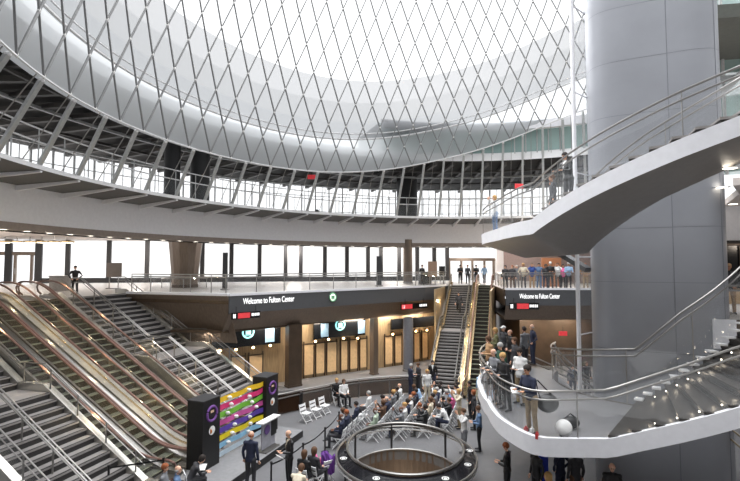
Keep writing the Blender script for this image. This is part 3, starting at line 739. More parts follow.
def interp(tab, x):
    if x <= tab[0][0]: return tab[0][1]
    for (a, va), (b, vb) in zip(tab, tab[1:]):
        if x <= b: k_ = (x-a)/(b-a); return va+(vb-va)*k_
    return tab[-1][1]
SLD = .0456
STEEP = {True: .054, False: .0456}
def spiral(label, z0, th0, th1, land0, rout, rin, hull, rise_ref, mtop, name='spiral_stair'):
    root = thing(name, label, 'staircase', (KX, KY, z0))
    def zt(th): return z0+max(0, (th-th0)*STEEP[z0 < 5])
    # landing
    dl = [land0+(th0-land0)*i/24 for i in range(25)]
    m_ = MB(); O = [K3(interp(rout, d)-.07, d, z0) for d in dl]; I = [K3(interp(rin, d), d, z0) for d in dl]
    m_.strip(O, I); dz = Vector((0, 0, -.12)); m_.strip([v+dz for v in O], [v+dz for v in I]); m_.strip(O, [v+dz for v in O]); m_.strip(I, [v+dz for v in I])
    m_.build('landing', M['floor'] if z0 < 5 else M['fascia'], root)
    # treads
    ns = int((th1-th0)/3.9)
    for i in range(ns):
        a, b = th0+3.9*i, th0+3.9*(i+1)+.35; z = z0+3.9*STEEP[z0 < 5]*(i+1)
        q = [K3(interp(rout, a)-.06, a, z), K3(interp(rout, b)-.06, b, z), K3(interp(rin, b)+.05, b, z), K3(interp(rin, a)+.05, a, z)]
        m_ = MB(); m_.add(q+[v+Vector((0, 0, -.06)) for v in q], [(0, 1, 2, 3), (4, 5, 6, 7), (0, 1, 5, 4), (1, 2, 6, 5), (2, 3, 7, 6), (3, 0, 4, 7)])
        m_.build('tread', mtop, root)
        a2 = a+.25; rq = [K3(interp(rout, a)-.12, a2, z-.06), K3(interp(rin, a)+.05, a2, z-.06)]
        m_ = MB(); m_.add([rq[0], rq[1], rq[1]-Vector((0, 0, .13)), rq[0]-Vector((0, 0, .13))], [(0, 1, 2, 3)]); m_.build('riser', M['riser'], root)
        if z0 < 5:
            for fr in (.14, .86):
                c = K3(interp(rin, a)*(1-fr)+interp(rout, a)*fr, a2-.25, z-.12); MB().ell(c, (.022, .022, .02), 6, 4).build('step_light', M['lamp'], root)
            for fr in (.2, .8):
                c = K3(interp(rin, a)*(1-fr)+interp(rout, a)*fr, a2-1.2, z-.1); plight(c, .22, (1, .85, .65), .03, 'step_glow')
        c = K3(interp(rin, a)-.02, a+.6, z+.03); MB().box(c, (.3, .25, .05), R(a)).build('nosing_bracket', M['white'], root)
    dd = [land0+(th1-land0)*i/70 for i in range(71)]
    # outer stringer (white fascia)
    zo = lambda d: zt(d)+(.12 if z0 < 5 else .02)
    hO = .48
    T = [K3(interp(rout, d), d, zo(d)) for d in dd]; Bm = [K3(interp(rout, d)-.02, d, zo(d)-hO) for d in dd]; Ti = [K3(interp(rout, d)-.14, d, zo(d)) for d in dd]; Bi = [K3(interp(rout, d)-.14, d, zo(d)-hO) for d in dd]
    m_ = MB(); m_.strip(T, Bm); m_.strip(T, Ti); m_.strip(Ti, Bi); m_.strip(Bm, Bi)
    # end caps
    m_.add([T[0], Bm[0], Bi[0], Ti[0]], [(0, 1, 2, 3)]); m_.build('stringer', M['fascia'], root, True)
    # soffit hull sloping down to the inside
    H = [K3(interp(rin, d), d, zt(d)-hull) for d in dd]; H2 = [K3((interp(rin, d)*1.6+interp(rout, d))/2.6, d, zt(d)-hull-.08) for d in dd]
    m_ = MB(); m_.strip(Bm, H2); m_.strip(H2, H); m_.add([Bm[0], H2[0], H[0], K3(interp(rin, dd[0]), dd[0], z0-.1)], [(0, 1, 2, 3)]); m_.build('soffit', M['soffit'], root, True)
    Ii = [K3(interp(rin, d), d, zt(d)+.05) for d in dd]; m_ = MB(); m_.strip(Ii, H); m_.build('inner_stringer', M['soffit'], root, True)
    # end fascia on landing start
    # glass and rails
    for side, (rr, o) in enumerate(((rout, -.1), (rin, .08))):
        g = [K3(interp(rr, d)+o, d, zt(d)+.1) for d in dd]
        kk = [1.12+((.25*min(1, max(0, (d-215)/35)) if side == 0 else .8*min(1, max(0, (d-165)/85))) if z0 < 5 else 0) for d in dd]
        MB().strip(g, [v+Vector((0, 0, k_-.1)) for v, k_ in zip(g, kk)]).build('glass_panel', M['glass'], root, True)
        for h, q in ((0, .032), (-.22, .026)): MB().tube([v+Vector((0, 0, k_+h)) for v, k_ in zip(g, kk)], q, 6).build('handrail', M['steel'], root, True)
        for v, k_ in list(zip(g, kk))[::14]: MB().tube([v+Vector((0, 0, -.05)), v+Vector((0, 0, k_))], .016, 5).build('post', M['steel'], root)
    g0 = [K3(interp(rout, land0)-.1+(interp(rin, land0)-interp(rout, land0))*f, land0, z0+.1) for f in (0, .5, 1)]
    return root
rout_lo = [(140, 6.4), (160, 6.3), (176.5, 6.7), (190, 7.1), (201, 7.6), (211, 8.35), (218, 8.75), (221.6, 8.85), (225, 8.4), (230, 7.75), (237, 7.55), (246, 7.5), (255, 7.45), (300, 7.4)]
rin_lo = [(140, 3.6), (200, 3.7), (238, 3.6), (250, 3.65), (262, 3.75), (300, 3.7)]
spiral('lower curved stair flight with dark lit treads, crowded landing and glass sides', 3.45, 231, 283, 142, rout_lo, rin_lo, .45, 0, M['stairtread'])
rout_up = [(135, 7.5), (145, 6.8), (155, 6.25), (165, 5.9), (175, 5.75), (190, 5.9), (203.7, 6.3), (215, 6.6), (230, 7.05), (245, 7.4), (260, 7.5), (280, 7.6)]
rin_up = [(135, 3.7), (200, 3.5), (215, 3.9), (240, 4.4), (280, 4.4)]
spiral('upper curved stair flight with broad grey soffit, white edge and glass sides', 9.45, 208, 272, 137, rout_up, rin_up, 1.05, 0, M['soffit'])
# flight that goes on down behind the column to the floor
root = thing('back_stair', 'glass sided stair descending from the lower landing behind the column', 'staircase', (KX, KY, 0))
for i in range(19):
    a = 142-3.9*i; b = a-4.2; z = 3.45-.178*(i+1)
    q = [K3(6.2, a, z), K3(6.2, b, z), K3(3.8, b, z), K3(3.8, a, z)]
    MB().add(q+[v+Vector((0, 0, -.08)) for v in q], [(0, 1, 2, 3), (4, 5, 6, 7), (0, 1, 5, 4), (1, 2, 6, 5), (2, 3, 7, 6), (3, 0, 4, 7)]).build('tread', M['tread'], root)
dd = [142-78*i/30 for i in range(31)]
for rr in (6.25, 3.75):
    g = [K3(rr, d, 3.45-(142-d)*.0456) for d in dd]
    MB().strip([v-Vector((0, 0, .25)) for v in g], [v+Vector((0, 0, .08)) for v in g]).build('stringer', M['white'], root)
    MB().strip(g, [v+Vector((0, 0, 1.05)) for v in g]).build('glass_panel', M['glass'], root)
    for h in (1.15, .85): MB().tube([v+Vector((0, 0, h)) for v in g], .035, 6).build('handrail', M['steel'], root)

# ------------------------------------------------------------------ right edge: slabs above, shop
ZR = 10.6
m_ = MB(); m_.prism([(11.9, 15.3), (13.6, 17.2), (17, 23), (24, 32), (34, 40), (34, 8), (14.5, 12.2)], ZR, ZR+.25)
m_.build('x', M['ceil']).name = 'ceiling'
o = bpy.data.objects['ceiling'] if 'ceiling' in bpy.data.objects else None
for o in bpy.data.objects:
    if o.name.startswith('ceiling') and 'kind' not in o and o.type == 'MESH' and not o.parent: struct(o, 'ceiling with downlights at the right of the column', 'ceiling')
k = 0
for (px, py) in ((730, 168), (722, 187), (733, 204), (724, 224), (736, 225), (721, 208)):
    q = at(px, py, z=ZR); r = dup(dl0, q, 0, ['round downlight right of the column, topmost', 'round downlight right of the column, second from top', 'round downlight right of the column, near photo edge', 'round downlight right of the column, low left one', 'round downlight right of the column, low right one', 'round downlight right of the column, close to its edge'][k], 'downlights right of the column'); k += 1
struct(MB().prism([(15.2, 20.8), (26, 19.5), (26, 19.9), (15.2, 21.2)], 9.1, ZR).build('trim_51', M['fascia']), 'grey bulkhead above the shop at right', 'trim')
struct(MB().prism([(16.0, 23.0), (26, 22), (26, 22.4), (16.0, 23.4)], ZS, 9.2).build('wall_shop', M['black']), 'dark shop front at right edge', 'wall')
q = at(726, 262, Y=22); r = thing('shop_window', 'dark shop window with orange figure display at right edge', 'window', (q.x, q.y, ZS))
MB().box((q.x+1, q.y, ZS+1.4), (3.2, .1, 2.6)).build('pane', M['screen'], r)
m_ = MB(); m_.tube([(q.x-.4, q.y-.1, ZS+2.75), (q.x+2.4, q.y-.4, ZS+2.75)], .06, 4)
for e in (-.5, .6, 1.7): m_.tube([(q.x+e, q.y-.1, ZS), (q.x+e, q.y-.1, ZS+2.8)], .04, 4)
m_.build('frame', M['bronze'], r); MB().box((q.x+1.1, q.y-.06, ZS+.35), (3, .05, .7)).build('base_panel', M['tan'], r)
# upper storey right of column
r = sthing('window_61', 'upper storey glazing and beams right of the column', 'window', (18, 24, 12.4))
MB().add([(17.5, 24, 12.6), (27, 22, 12.6), (27, 22, 24), (17.5, 24, 24)], [(0, 1, 2, 3)]).build('pane', M['greenglass'], r)
m_ = MB()
for z in (13.0, 15.3, 17.6): m_.tube([(17.5, 23.9, z), (27, 21.9, z+.0)], .16, 4)
for x in (18.2, 19.6, 21): m_.tube([(x, 23.9-(x-17.5)*.21, 12.6), (x, 23.9-(x-17.5)*.21, 24)], .08, 4)
m_.tube([(17.2, 23.7, 16), (22, 22.6, 21)], .22, 4); m_.tube([(17.2, 23.7, 19), (20.6, 23, 22.4)], .14, 4); m_.build('beam', M['strut'], r)
struct(MB().prism([(14.2, 19.8), (27, 18), (27, 24), (17, 26)], 18.6, 19.2).build('ceiling', mat('olive grey slab', (84, 86, 80), .6)), 'slab edge of the top storey at right', 'ceiling')

# ------------------------------------------------------------------ escalators
def prof(t, run, z1, sl):
    """height of the step band along t; flat, ramp, flat with soft corners"""
    r0 = z1/sl; t0 = (run-r0)/2
    def sm(x, k=.7): return x*x/(4*k)+x/2+k/4 if -k < x < k else (x if x > 0 else 0)
    return sl*(sm(t-t0)-sm(t-(t0+r0)))
def make_escalator(run, z1, sl, w, label, warm):
    """origin at the bottom, climbs along +x"""
    root = thing('escalator', label, 'escalator')
    ts = [-.9+(run+1.8)*i/60 for i in range(61)]; zp = [prof(t, run, z1, sl) for t in ts]
    t = .1; i = 0
    sm = None
    st = .4
    while t < run-.1:
        z = prof(t+st*.5, run, z1, sl); zn = prof(t-st*.5, run, z1, sl)
        if sm is None:
            m_ = MB(); m_.slot(0).add([(0, -w/2, 0), (st, -w/2, 0), (st, w/2, 0), (0, w/2, 0)], [(0, 1, 2, 3)])
            m_.slot(1).add([(0, -w/2, -.25), (0, w/2, -.25), (0, w/2, 0), (0, -w/2, 0)], [(0, 1, 2, 3)])
            m_.slot(2).box((.02, 0, .002), (.045, w, .006))
            sm = m_.build('step', [M['escstep'], M['escriser'], mat('yellow grey nosing', (130, 132, 110), .5)], root); sm.location = (t, 0, z)
        else:
            c = sm.copy(); COL.objects.link(c); c.parent = root; c.location = (t, 0, z)
        t += st; i += 1
    for sd in (-1, 1):
        y0 = sd*(w/2+.01); y1 = sd*(w/2+.13)
        m_ = MB(); m_.strip([(t, y0, z-.3) for t, z in zip(ts, zp)], [(t, y0, z+.14) for t, z in zip(ts, zp)])
        m_.strip([(t, y0, z+.14) for t, z in zip(ts, zp)], [(t, y1+sd*.04, z+.2) for t, z in zip(ts, zp)]); m_.build('skirt', M['brass'] if warm else M['steel'], root)
        m_ = MB(); m_.strip([(t, y1, z+.15) for t, z in zip(ts, zp)], [(t, y1, z+.88) for t, z in zip(ts, zp)])
        m_.build('balustrade', M['escglass'] if not warm else M['brass'], root)
        hp = [Vector((t, y1+sd*.025, z+.92)) for t, z in zip(ts, zp)]
        e0 = [Vector((ts[0]-.35*math.sin(a_), y1+sd*.025, zp[0]+.57+.35*math.cos(a_))) for a_ in (PI*.95, PI*.7, PI*.45, PI*.2)]
        e1 = [Vector((ts[-1]+.35*math.sin(a_), y1+sd*.025, zp[-1]+.57+.35*math.cos(a_))) for a_ in (PI*.2, PI*.45, PI*.7, PI*.95)]
        MB().tube(e0+hp+e1, .05, 8).build('handrail', M['handrail'], root, True)
        m_ = MB(); m_.strip([(t, y1+sd*.04, z-.75) for t, z in zip(ts, zp)], [(t, y1+sd*.04, z+.2) for t, z in zip(ts, zp)])
        m_.strip([(t, y1+sd*.04, z+.2) for t, z in zip(ts, zp)], [(t, y1, z+.2) for t, z in zip(ts, zp)]); m_.build('side_panel', M['steel'] if not warm else M['brass'], root)
    m_ = MB(); m_.strip([(t, -w/2-.17, z-.75) for t, z in zip(ts, zp)], [(t, w/2+.17, z-.75) for t, z in zip(ts, zp)]); m_.build('truss_bottom', M['pillar'], root)
    for a_, b_ in ((-1.2, .1), (run-.1, run+1.0)):
        z = prof(a_, run, z1, sl)+.01; MB().box(((a_+b_)/2, 0, z-.03), (b_-a_, w, .06)).build('comb_plate', M['steel'], root)
    return root
e0 = make_escalator(10.6, ZS, .62, .72, '', False)
def place_e(o, s, label): 
    p = es(A0+.3, s); o.location = (p.x, p.y, 0.02); o.rotation_euler = (0, 0, ESC_RZ); o['label'] = label; o['group'] = 'escalators of the left bank'
place_e(e0, 15.35, 'left bank escalator nearest the camera, next to the near staircase')
for s, lab in ((16.5, 'left bank escalator, second from the near staircase'), (18.35, 'left bank escalator just beyond the polished divider'), (19.5, 'left bank escalator farthest back, next to the far staircase')):
    place_e(copytree(e0), s, lab)
e5 = make_escalator(13.2, ZS, .62, .95, 'escalator at far centre right of the straight staircase', True)
ang = math.atan2(FE_t.y-FE_b.y, FE_t.x-FE_b.x); e5.location = (FE_b.x, FE_b.y, .02); e5.rotation_euler = (0, 0, ang)
# polished divider between the pairs
dv = thing('divider', 'broad polished metal divider between the two escalator pairs', 'divider', es(A0, 17.42).to_3d(), ESC_RZ)
ts = [-.6+11.6*i/40 for i in range(41)]; zp = [prof(t, 10.6, ZS, .62)+.45 for t in ts]
m_ = MB(); m_.strip([(t, -.33, z) for t, z in zip(ts, zp)], [(t, .33, z) for t, z in zip(ts, zp)]); 
for sd in (-.33, .33): m_.strip([(t, sd, z) for t, z in zip(ts, zp)], [(t, sd, z-.9) for t, z in zip(ts, zp)])
oo = MB(); oo.v, oo.f, oo.m = [v+dv.location for v in m_.v], m_.f, m_.m
oo.build('top_panel', M['divider'], dv)
m_ = MB(); m_.strip([(t, -.03, z) for t, z in zip(ts, zp)], [(t, -.03, z+.06) for t, z in zip(ts, zp)]); m_.strip([(t, .03, z) for t, z in zip(ts, zp)], [(t, .03, z+.06) for t, z in zip(ts, zp)]); m_.strip([(t, -.03, z+.06) for t, z in zip(ts, zp)], [(t, .03, z+.06) for t, z in zip(ts, zp)])
oo = MB(); oo.v, oo.f, oo.m = [v+dv.location for v in m_.v], m_.f, m_.m; oo.build('light_strip', M['brass'], dv)

# ------------------------------------------------------------------ straight staircases
def make_stairs(w, n1, land, n2, rise, going, label, name='staircase', rails=(), brass=False, z1=ZS):
    root = thing(name, label, 'staircase')
    sm = None; t = 0; z = 0; pts = [(-.6, 0), (0, 0)]
    lm = None
    for i in range(n1+n2):
        if i == n1 and land:
            m_ = MB().box((t+land/2, 0, z-.12), (land, w, .24)); m_.build('landing', M['tread'], root); t += land; pts.append((t, z))
        z += rise
        if sm is None:
            m_ = MB(); m_.slot(0).box((going/2, 0, -.03), (going+.02, w, .06)); m_.slot(1).box((.03, 0, -.06-(rise-.06)/2-.0), (.04, w, rise-.04)); m_.slot(1).box((.045, 0, .004), (.08, w, .01))
            sm = m_.build('step', [M['tread'], M['riser']], root); sm.location = (t, 0, z)
        else:
            c = sm.copy(); COL.objects.link(c); c.parent = root; c.location = (t, 0, z)
        t += going; pts.append((t, z))
        if i == n1-1: pts.append((t, z))
    ends = (0, 0), (n1*going, n1*rise), (n1*going+land, n1*rise), (t, z)
    line = [(-.5, 0)]+list(ends)+[(t+.6, z)]
    for sd in (-1, 1):
        m_ = MB(); a = [(x, sd*(w/2+.02), y+.28) for x, y in line]; b = [(x, sd*(w/2+.02), y-.5) for x, y in line]; a2 = [(x, sd*(w/2+.3), y+.28) for x, y in line]; b2 = [(x, sd*(w/2+.3), y-.5) for x, y in line]
        m_.strip(a, b); m_.strip(a2, b2); m_.strip(a, a2); m_.strip(b, b2); m_.build('stringer', M['brass'] if brass else M['divider'], root)
        if brass:
            m_ = MB(); m_.strip([(x, sd*(w/2+.1), y+.28) for x, y in line], [(x, sd*(w/2+.1), y+1.0) for x, y in line]); m_.build('side_panel', M['brass'], root)
    for yy in rails:
        for o2 in (0, .13) if abs(yy) < w/2-.2 else (0,):
            MB().tube([(x, yy+o2, y+1.05) for x, y in line], .03, 6).build('handrail', M['steel'], root)
        MB().tube([(x, yy, y+.8) for x, y in line], .02, 6).build('handrail', M['steel'], root)
        x = .4
        while x < t:
            zz = interp([(a_, b_+1e-6*a_) for a_, b_ in line], x); MB().tube([(x, yy, zz), (x, yy, zz+1.05)], .03, 6).build('post', M['steel'], root); x += 1.35
        if abs(yy) > w/2-.2:
            m_ = MB(); m_.strip([(x, yy, y+.2) for x, y in line], [(x, yy, y+.98) for x, y in line]); m_.build('glass_panel', M['glass'], root)
    m_ = MB(); m_.strip([(x, -w/2-.1, y-.45) for x, y in line], [(x, w/2+.1, y-.45) for x, y in line]); m_.build('underside', M['pillar'], root)
    return root
RS = ZS/36
RS2 = ZS/26
st = make_stairs(3.0, 13, 1.3, 13, RS2, .363, 'near staircase at lower left with a double steel handrail', rails=(1.55, .55, -1.6))
p = es(A0+.4, 12.95); st.location = (p.x, p.y, 0); st.rotation_euler = (0, 0, ESC_RZ)
st = make_stairs(4.3, 13, 1.3, 13, RS2, .363, 'wide staircase beyond the left escalator bank, partly behind the kiosk', rails=(2.25, .9, -2.3))
p = es(A0+.4, 22.65); st.location = (p.x, p.y, 0); st.rotation_euler = (0, 0, ESC_RZ)
st = make_stairs(1.75, 18, 1.6, 18, RS, .30, 'straight staircase at far centre left of the escalator', rails=(-.7, .98, -.98), brass=True)
nrm = Vector((-math.sin(ang), math.cos(ang))); p = FE_b+nrm*1.95+Vector((math.cos(ang), math.sin(ang)))*.1
st.location = (p.x, p.y, 0); st.rotation_euler = (0, 0, ang)

# ------------------------------------------------------------------ round opening with leaning counter
ro = thing('round_opening_rail', 'round steel rail with glossy black leaning counter around the floor opening', 'railing', (OX, OY, 0))
n = 56
def OP(rx, ry, a, z, sh=0): return Vector((OX+rx*math.cos(a), OY-sh+ry*math.sin(a), z))
an = [2*PI*i/n for i in range(n)]
MB().tube([OP(ORX, ORY+.1, a, 1.12) for a in an], .05, 8, closed=True).build('top_rail', M['steel'], ro, True)
SH = .42
outer = [OP(ORX+.38, ORY+.52, a, .98, SH) for a in an]; innr = [OP(ORX+.02, ORY+.1, a, 1.06) for a in an]
m_ = MB(); m_.strip(outer+[outer[0]], innr+[innr[0]]); m_.build('counter', mat('glossy black counter', (22, 22, 26), .12, coat=.5), ro, True)
MB().tube(outer, .045, 8, closed=True).build('outer_rail', M['steel'], ro, True)
MB().tube([v-Vector((0, 0, .12)) for v in outer], .03, 8, closed=True).build('outer_rail', M['white'], ro, True)
m_ = MB(); lo = [OP(ORX+.08, ORY+.08, a, .02) for a in an]; hi = [OP(ORX+.1, ORY+.15, a, .95) for a in an]
m_.strip(lo+[lo[0]], hi+[hi[0]]); m_.build('glass_panel', M['glass'], ro, True)
for a in (R(100), R(38), R(148), R(190), R(-10), R(-60), R(-120)):
    MB().tube([OP(ORX+.08, ORY+.08, a, 0), OP(ORX+.08, ORY+.1, a, 1.1)], .05, 6).build('post', M['pillar'], ro)
for a in (R(-162), R(-118), R(-62), R(-30), R(-3)):
    c = (OP(ORX+.2, ORY+.32, a, 1.045, SH*.5)); m_ = MB(); k = 14
    m_.tube([c+Vector((.11*math.cos(2*PI*i/k), .11*math.sin(2*PI*i/k), .012)) for i in range(k)], .018, 4, closed=True); m_.box(c+Vector((0, 0, .01)), (.09, .09, .012)); m_.build('emblem', M['paper'], ro)
m_ = MB(); a_ = [OP(ORX, ORY, a, 0) for a in an]; b_ = [OP(ORX, ORY, a, -5) for a in an]; m_.strip(a_+[a_[0]], b_+[b_[0]]); m_.add(b_, [tuple(range(n))])
struct(m_.build('wall_opening', M['bronze'], smooth=False), 'bronze lined shaft below the round opening', 'wall')
MB().tube([OP(ORX, ORY, a, .03) for a in an], .05, 6, closed=True).build('kerb', M['steel'], ro)

# smoked glass guard at the back of the lower floor
gp = [at(px, py, z=1.1) for px, py in ((268, 396), (282, 394), (300, 390), (322, 386), (345, 381), (370, 378), (398, 376), (428, 375))]
gp = [Vector((q.x, q.y, 0)) for q in gp]
guard([Vector((q.x, q.y)) for q in smooth_pts(gp, 3)], 0, 'curved steel and smoked glass guard at the back of the lower floor', rails=(1.0, .8), step=2.0, gm=M['smoke'])

# planter boxes by the kiosk
p = at(290, 402, z=.4); r = thing('planter_box', 'low black box under the curved guard near the kiosk', 'box', (p.x, p.y, 0))
MB().box((p.x, p.y, .45), (1.3, .7, .9), .3).build('body', M['black'], r); MB().box((p.x, p.y, .92), (1.36, .76, .05), .3).build('top', M['pillar'], r)

# ------------------------------------------------------------------ stage, kiosk with ribbons, lectern
zst = .3
c1 = at(118, 474, z=zst); c2 = at(222, 487, z=zst); c3 = at(303, 430, z=zst); c4 = at(252, 424, z=zst)
st_ = thing('stage', 'low grey stage platform with black edge in front of the kiosk', 'stage', (c2.x, c2.y, 0))
poly = [(c1.x+2.3, c1.y-.4), (c2.x, c2.y), (c3.x, c3.y), (c4.x-.2, c4.y+.4)]
MB().prism(poly, zst-.02, zst).build('top', mat('stage carpet grey', (128, 128, 130), .7), st_); MB().prism([(x*.999, y) for x, y in poly], 0.0, zst-.02).build('skirt', M['black'], st_)
k1 = at(203, 466, z=zst); k2 = at(265, 431, z=zst); kd = Vector((k2.x-k1.x, k2.y-k1.y)).normalized(); krz = math.atan2(kd.y, kd.x)
kn = Vector((kd.y, -kd.x))
ki = thing('ribbon_kiosk', 'black twin tower kiosk with rainbow ribbons stretched between the towers', 'kiosk', (k1.x, k1.y, zst))
HK = 2.55
def disc(c, nrm_, rr, mt, nm, parent, ringw=None):
    n_ = 24; nrm_ = Vector((nrm_[0], nrm_[1], 0)).normalized(); t_ = Vector((-nrm_.y, nrm_.x, 0)); m_ = MB()
    if ringw: m_.tube([c+t_*rr*math.cos(2*PI*i/n_)+Vector((0, 0, rr*math.sin(2*PI*i/n_))) for i in range(n_)], ringw, 6, closed=True)
    else: m_.add([c+nrm_*.01+t_*rr*math.cos(2*PI*i/n_)+Vector((0, 0, rr*math.sin(2*PI*i/n_))) for i in range(n_)], [tuple(range(n_))])
    return m_.build(nm, mt, parent)
for q, nm in ((k1, 0), (k2, 1)):
    c = Vector((q.x, q.y, zst+HK/2))
    MB().box(c, (.95, .75, HK), krz).build('tower', M['black'], ki)
    MB().box((c.x, c.y, zst+HK+.02), (.99, .79, .04), krz).build('tower_cap', M['pillar'], ki)
    f = Vector((kn.x, kn.y, 0))*.39
    disc(c+f+Vector((0, 0, .75)), kn, .27, colmat((122, 78, 150)), 'purple_ring', ki, .05)
    disc(c+f+Vector((0, 0, .75)), kn, .17, mat('dark logo', (30, 24, 32), .5), 'logo_disc', ki)
    MB().box(c+f+Vector((0, 0, .83)), (.18, .03, .09), krz).build('logo_mark', mat('cream mark', (225, 190, 160), .6), ki)
    disc(c+f+Vector((0, 0, .12)), kn, .17, M['paper'], 'white_badge', ki)
    MB().ell(c+f+Vector((-.08*kd.x, -.08*kd.y, .1)), (.07, .03, .1), 8, 6).build('badge_mark', mat('orange mark', (205, 120, 50), .6), ki)
rcs = [(240, 196, 40), (224, 56, 120), (120, 190, 60), (205, 90, 160), (96, 70, 170), (236, 214, 36), (140, 190, 220)]
names = ['gold', 'pink', 'green', 'magenta', 'violet', 'yellow', 'pale blue']
s0 = Vector((k1.x, k1.y, 0))+Vector((kd.x, kd.y, 0))*.45+Vector((kn.x, kn.y, 0))*.2; s1 = Vector((k2.x, k2.y, 0))-Vector((kd.x, kd.y, 0))*.45+Vector((kn.x, kn.y, 0))*.2
rbx = random.Random(4)
for i, c in enumerate(rcs):
    z = zst+HK-.13-i*.295
    nseg = 12; a = []; b = []
    for j in range(nseg+1):
        f = j/nseg; q = s0.lerp(s1, f)+Vector((kn.x, kn.y, 0))*.03*math.sin(j*1.3+i); a.append(q+Vector((0, 0, z+.02*math.sin(j+i)))); b.append(q+Vector((0, 0, z-.215+.02*math.sin(j+i))))
    o = MB().strip(a, b).build('ribbon', mat('ribbon '+names[i], c, .5, var=.12, scale=2), ki); o['label'] = names[i]+' ribbon'
    for f in (.18+rbx.random()*.2, .6+rbx.random()*.25):
        q = s0.lerp(s1, f)+Vector((kn.x, kn.y, 0))*.08; MB().ell((q.x, q.y, z-.1), (.1, .07, .07), 8, 6).build('bow', M['paper'], o)
# parented bows sit under ribbons: fix their offset (ribbon objects are at the kiosk origin)
MB().strip([s0+Vector((0, 0, zst+HK-2.25)), s1+Vector((0, 0, zst+HK-2.25))], [s0+Vector((0, 0, zst+.1)), s1+Vector((0, 0, zst+.1))]).build('back_panel', mat('pale blue panel', (190, 208, 220), .5), ki)
p = at(268, 449, z=zst); r = thing('clear_lectern', 'clear lectern with purple emblem panel and white top edge on the stage', 'lectern', (p.x, p.y, zst))
f = Vector((kn.x, kn.y, 0))
MB().box((p.x, p.y, zst+.65), (.95, .06, 1.1), krz).build('glass_panel', mat('grey acrylic', (150, 150, 158), .2), r)
MB().box((p.x+.0, p.y, zst+1.22), (1.3, .35, .05), krz).build('top', M['paper'], r)
MB().box((p.x+kd.x*.33, p.y+kd.y*.33, zst+.8)+f*.05 if False else (p.x+kd.x*.35+f.x*.05, p.y+kd.y*.35+f.y*.05, zst+.8), (.35, .03, .6), krz).build('dark_panel', M['black'], r)
disc(Vector((p.x, p.y, zst+.85))+f*.05-Vector((kd.x, kd.y, 0))*.15, kn, .2, colmat((90, 66, 120)), 'emblem', r)
MB().box((p.x, p.y, zst+.03), (1.0, .5, .06), krz).build('base', M['steel'], r)
for i, (px, py) in enumerate(((214, 462), (221, 457))):
    q = at(px, py, z=zst); MB
# ------------------------------------------------------------------ stanchions with belts
sp = [at(*q, z=0) for q in ((271, 492), (303, 470), (325, 452), (339, 434))]
labs = ['black stanchion post nearest the photo bottom, by the suited man', 'black stanchion post beside the two seated women', 'black stanchion post left of the round opening', 'black stanchion post close to the front seat row']
def stanchion(p, lab):
    r = thing('stanchion', lab, 'stanchion', p, 0, 'black crowd stanchions')
    MB().lathe(p, [(0, 0), (.17, 0), (.17, .02), (.05, .05), (.035, .08), (.035, .98), (.05, 1.0), (.05, 1.04), (0, 1.05)], 12).build('post', M['black'], r, True); return r
for p, l in zip(sp, labs): stanchion(p, l)
sp2 = [at(163, 487, z=0), at(108, 496, z=0)]
stanchion(sp2[0], 'black stanchion post at the foot of the near staircase'); stanchion(sp2[1], 'black stanchion post at lower left in front of the staircase')
k = 0
for a, b in zip(sp, sp[1:]):
    m_ = MB(); m_.strip([a.lerp(b, f)+Vector((0, 0, .98-.08*math.sin(PI*f))) for f in (0, .25, .5, .75, 1)], [a.lerp(b, f)+Vector((0, 0, .92-.08*math.sin(PI*f))) for f in (0, .25, .5, .75, 1)])
    tag(m_.build('barrier_belt', M['black']), ['black belt between the two stanchions nearest the photo bottom', 'black belt running past the seated women', 'black belt ending near the front seat row'][k], 'belt'); k += 1
m_ = MB(); a, b = sp2; m_.strip([a.lerp(b, f)+Vector((0, 0, .98)) for f in (0, .5, 1)], [a.lerp(b, f)+Vector((0, 0, .92)) for f in (0, .5, 1)]); tag(m_.build('barrier_belt', M['black']), 'black belt across the foot of the near staircase', 'belt')

# ------------------------------------------------------------------ white folding chairs
def make_chair():
    r = thing('folding_chair', '', 'chair')
    m_ = MB().box((0, 0, .45), (.42, .40, .035)); m_.build('seat', M['plastic'], r)
    m_ = MB(); mt_ = Matrix.Rotation(R(12), 3, 'X')
    for z in (.62, .8): m_.box((0, -.22-(z-.6)*.2, z), (.42, .025, .12), mtx=mt_)
    m_.build('backrest', M['plastic'], r)
    for sx in (-1, 1):
        MB().tube([(sx*.22, .24, 0), (sx*.22, -.2, .5), (sx*.22, -.28, .88)], .02, 6).build('frame', M['plastic'], r)
        MB().tube([(sx*.2, -.3, 0), (sx*.2, .12, .44)], .018, 6).build('leg', M['plastic'], r)
    MB().tube([(-.22, .21, .1), (.22, .21, .1)], .014, 6).build('crossbar', M['plastic'], r)
    return r
chair0 = make_chair(); chair_used = [False]
def chair(x, y, rz, lab, grp=None):
    if not chair_used[0]:
        chair_used[0] = True; chair0.location = (x, y, 0); chair0.rotation_euler = (0, 0, rz); chair0['label'] = lab
        if grp: chair0['group'] = grp
        return chair0
    return dup(chair0, (x, y, 0), rz, lab, grp)

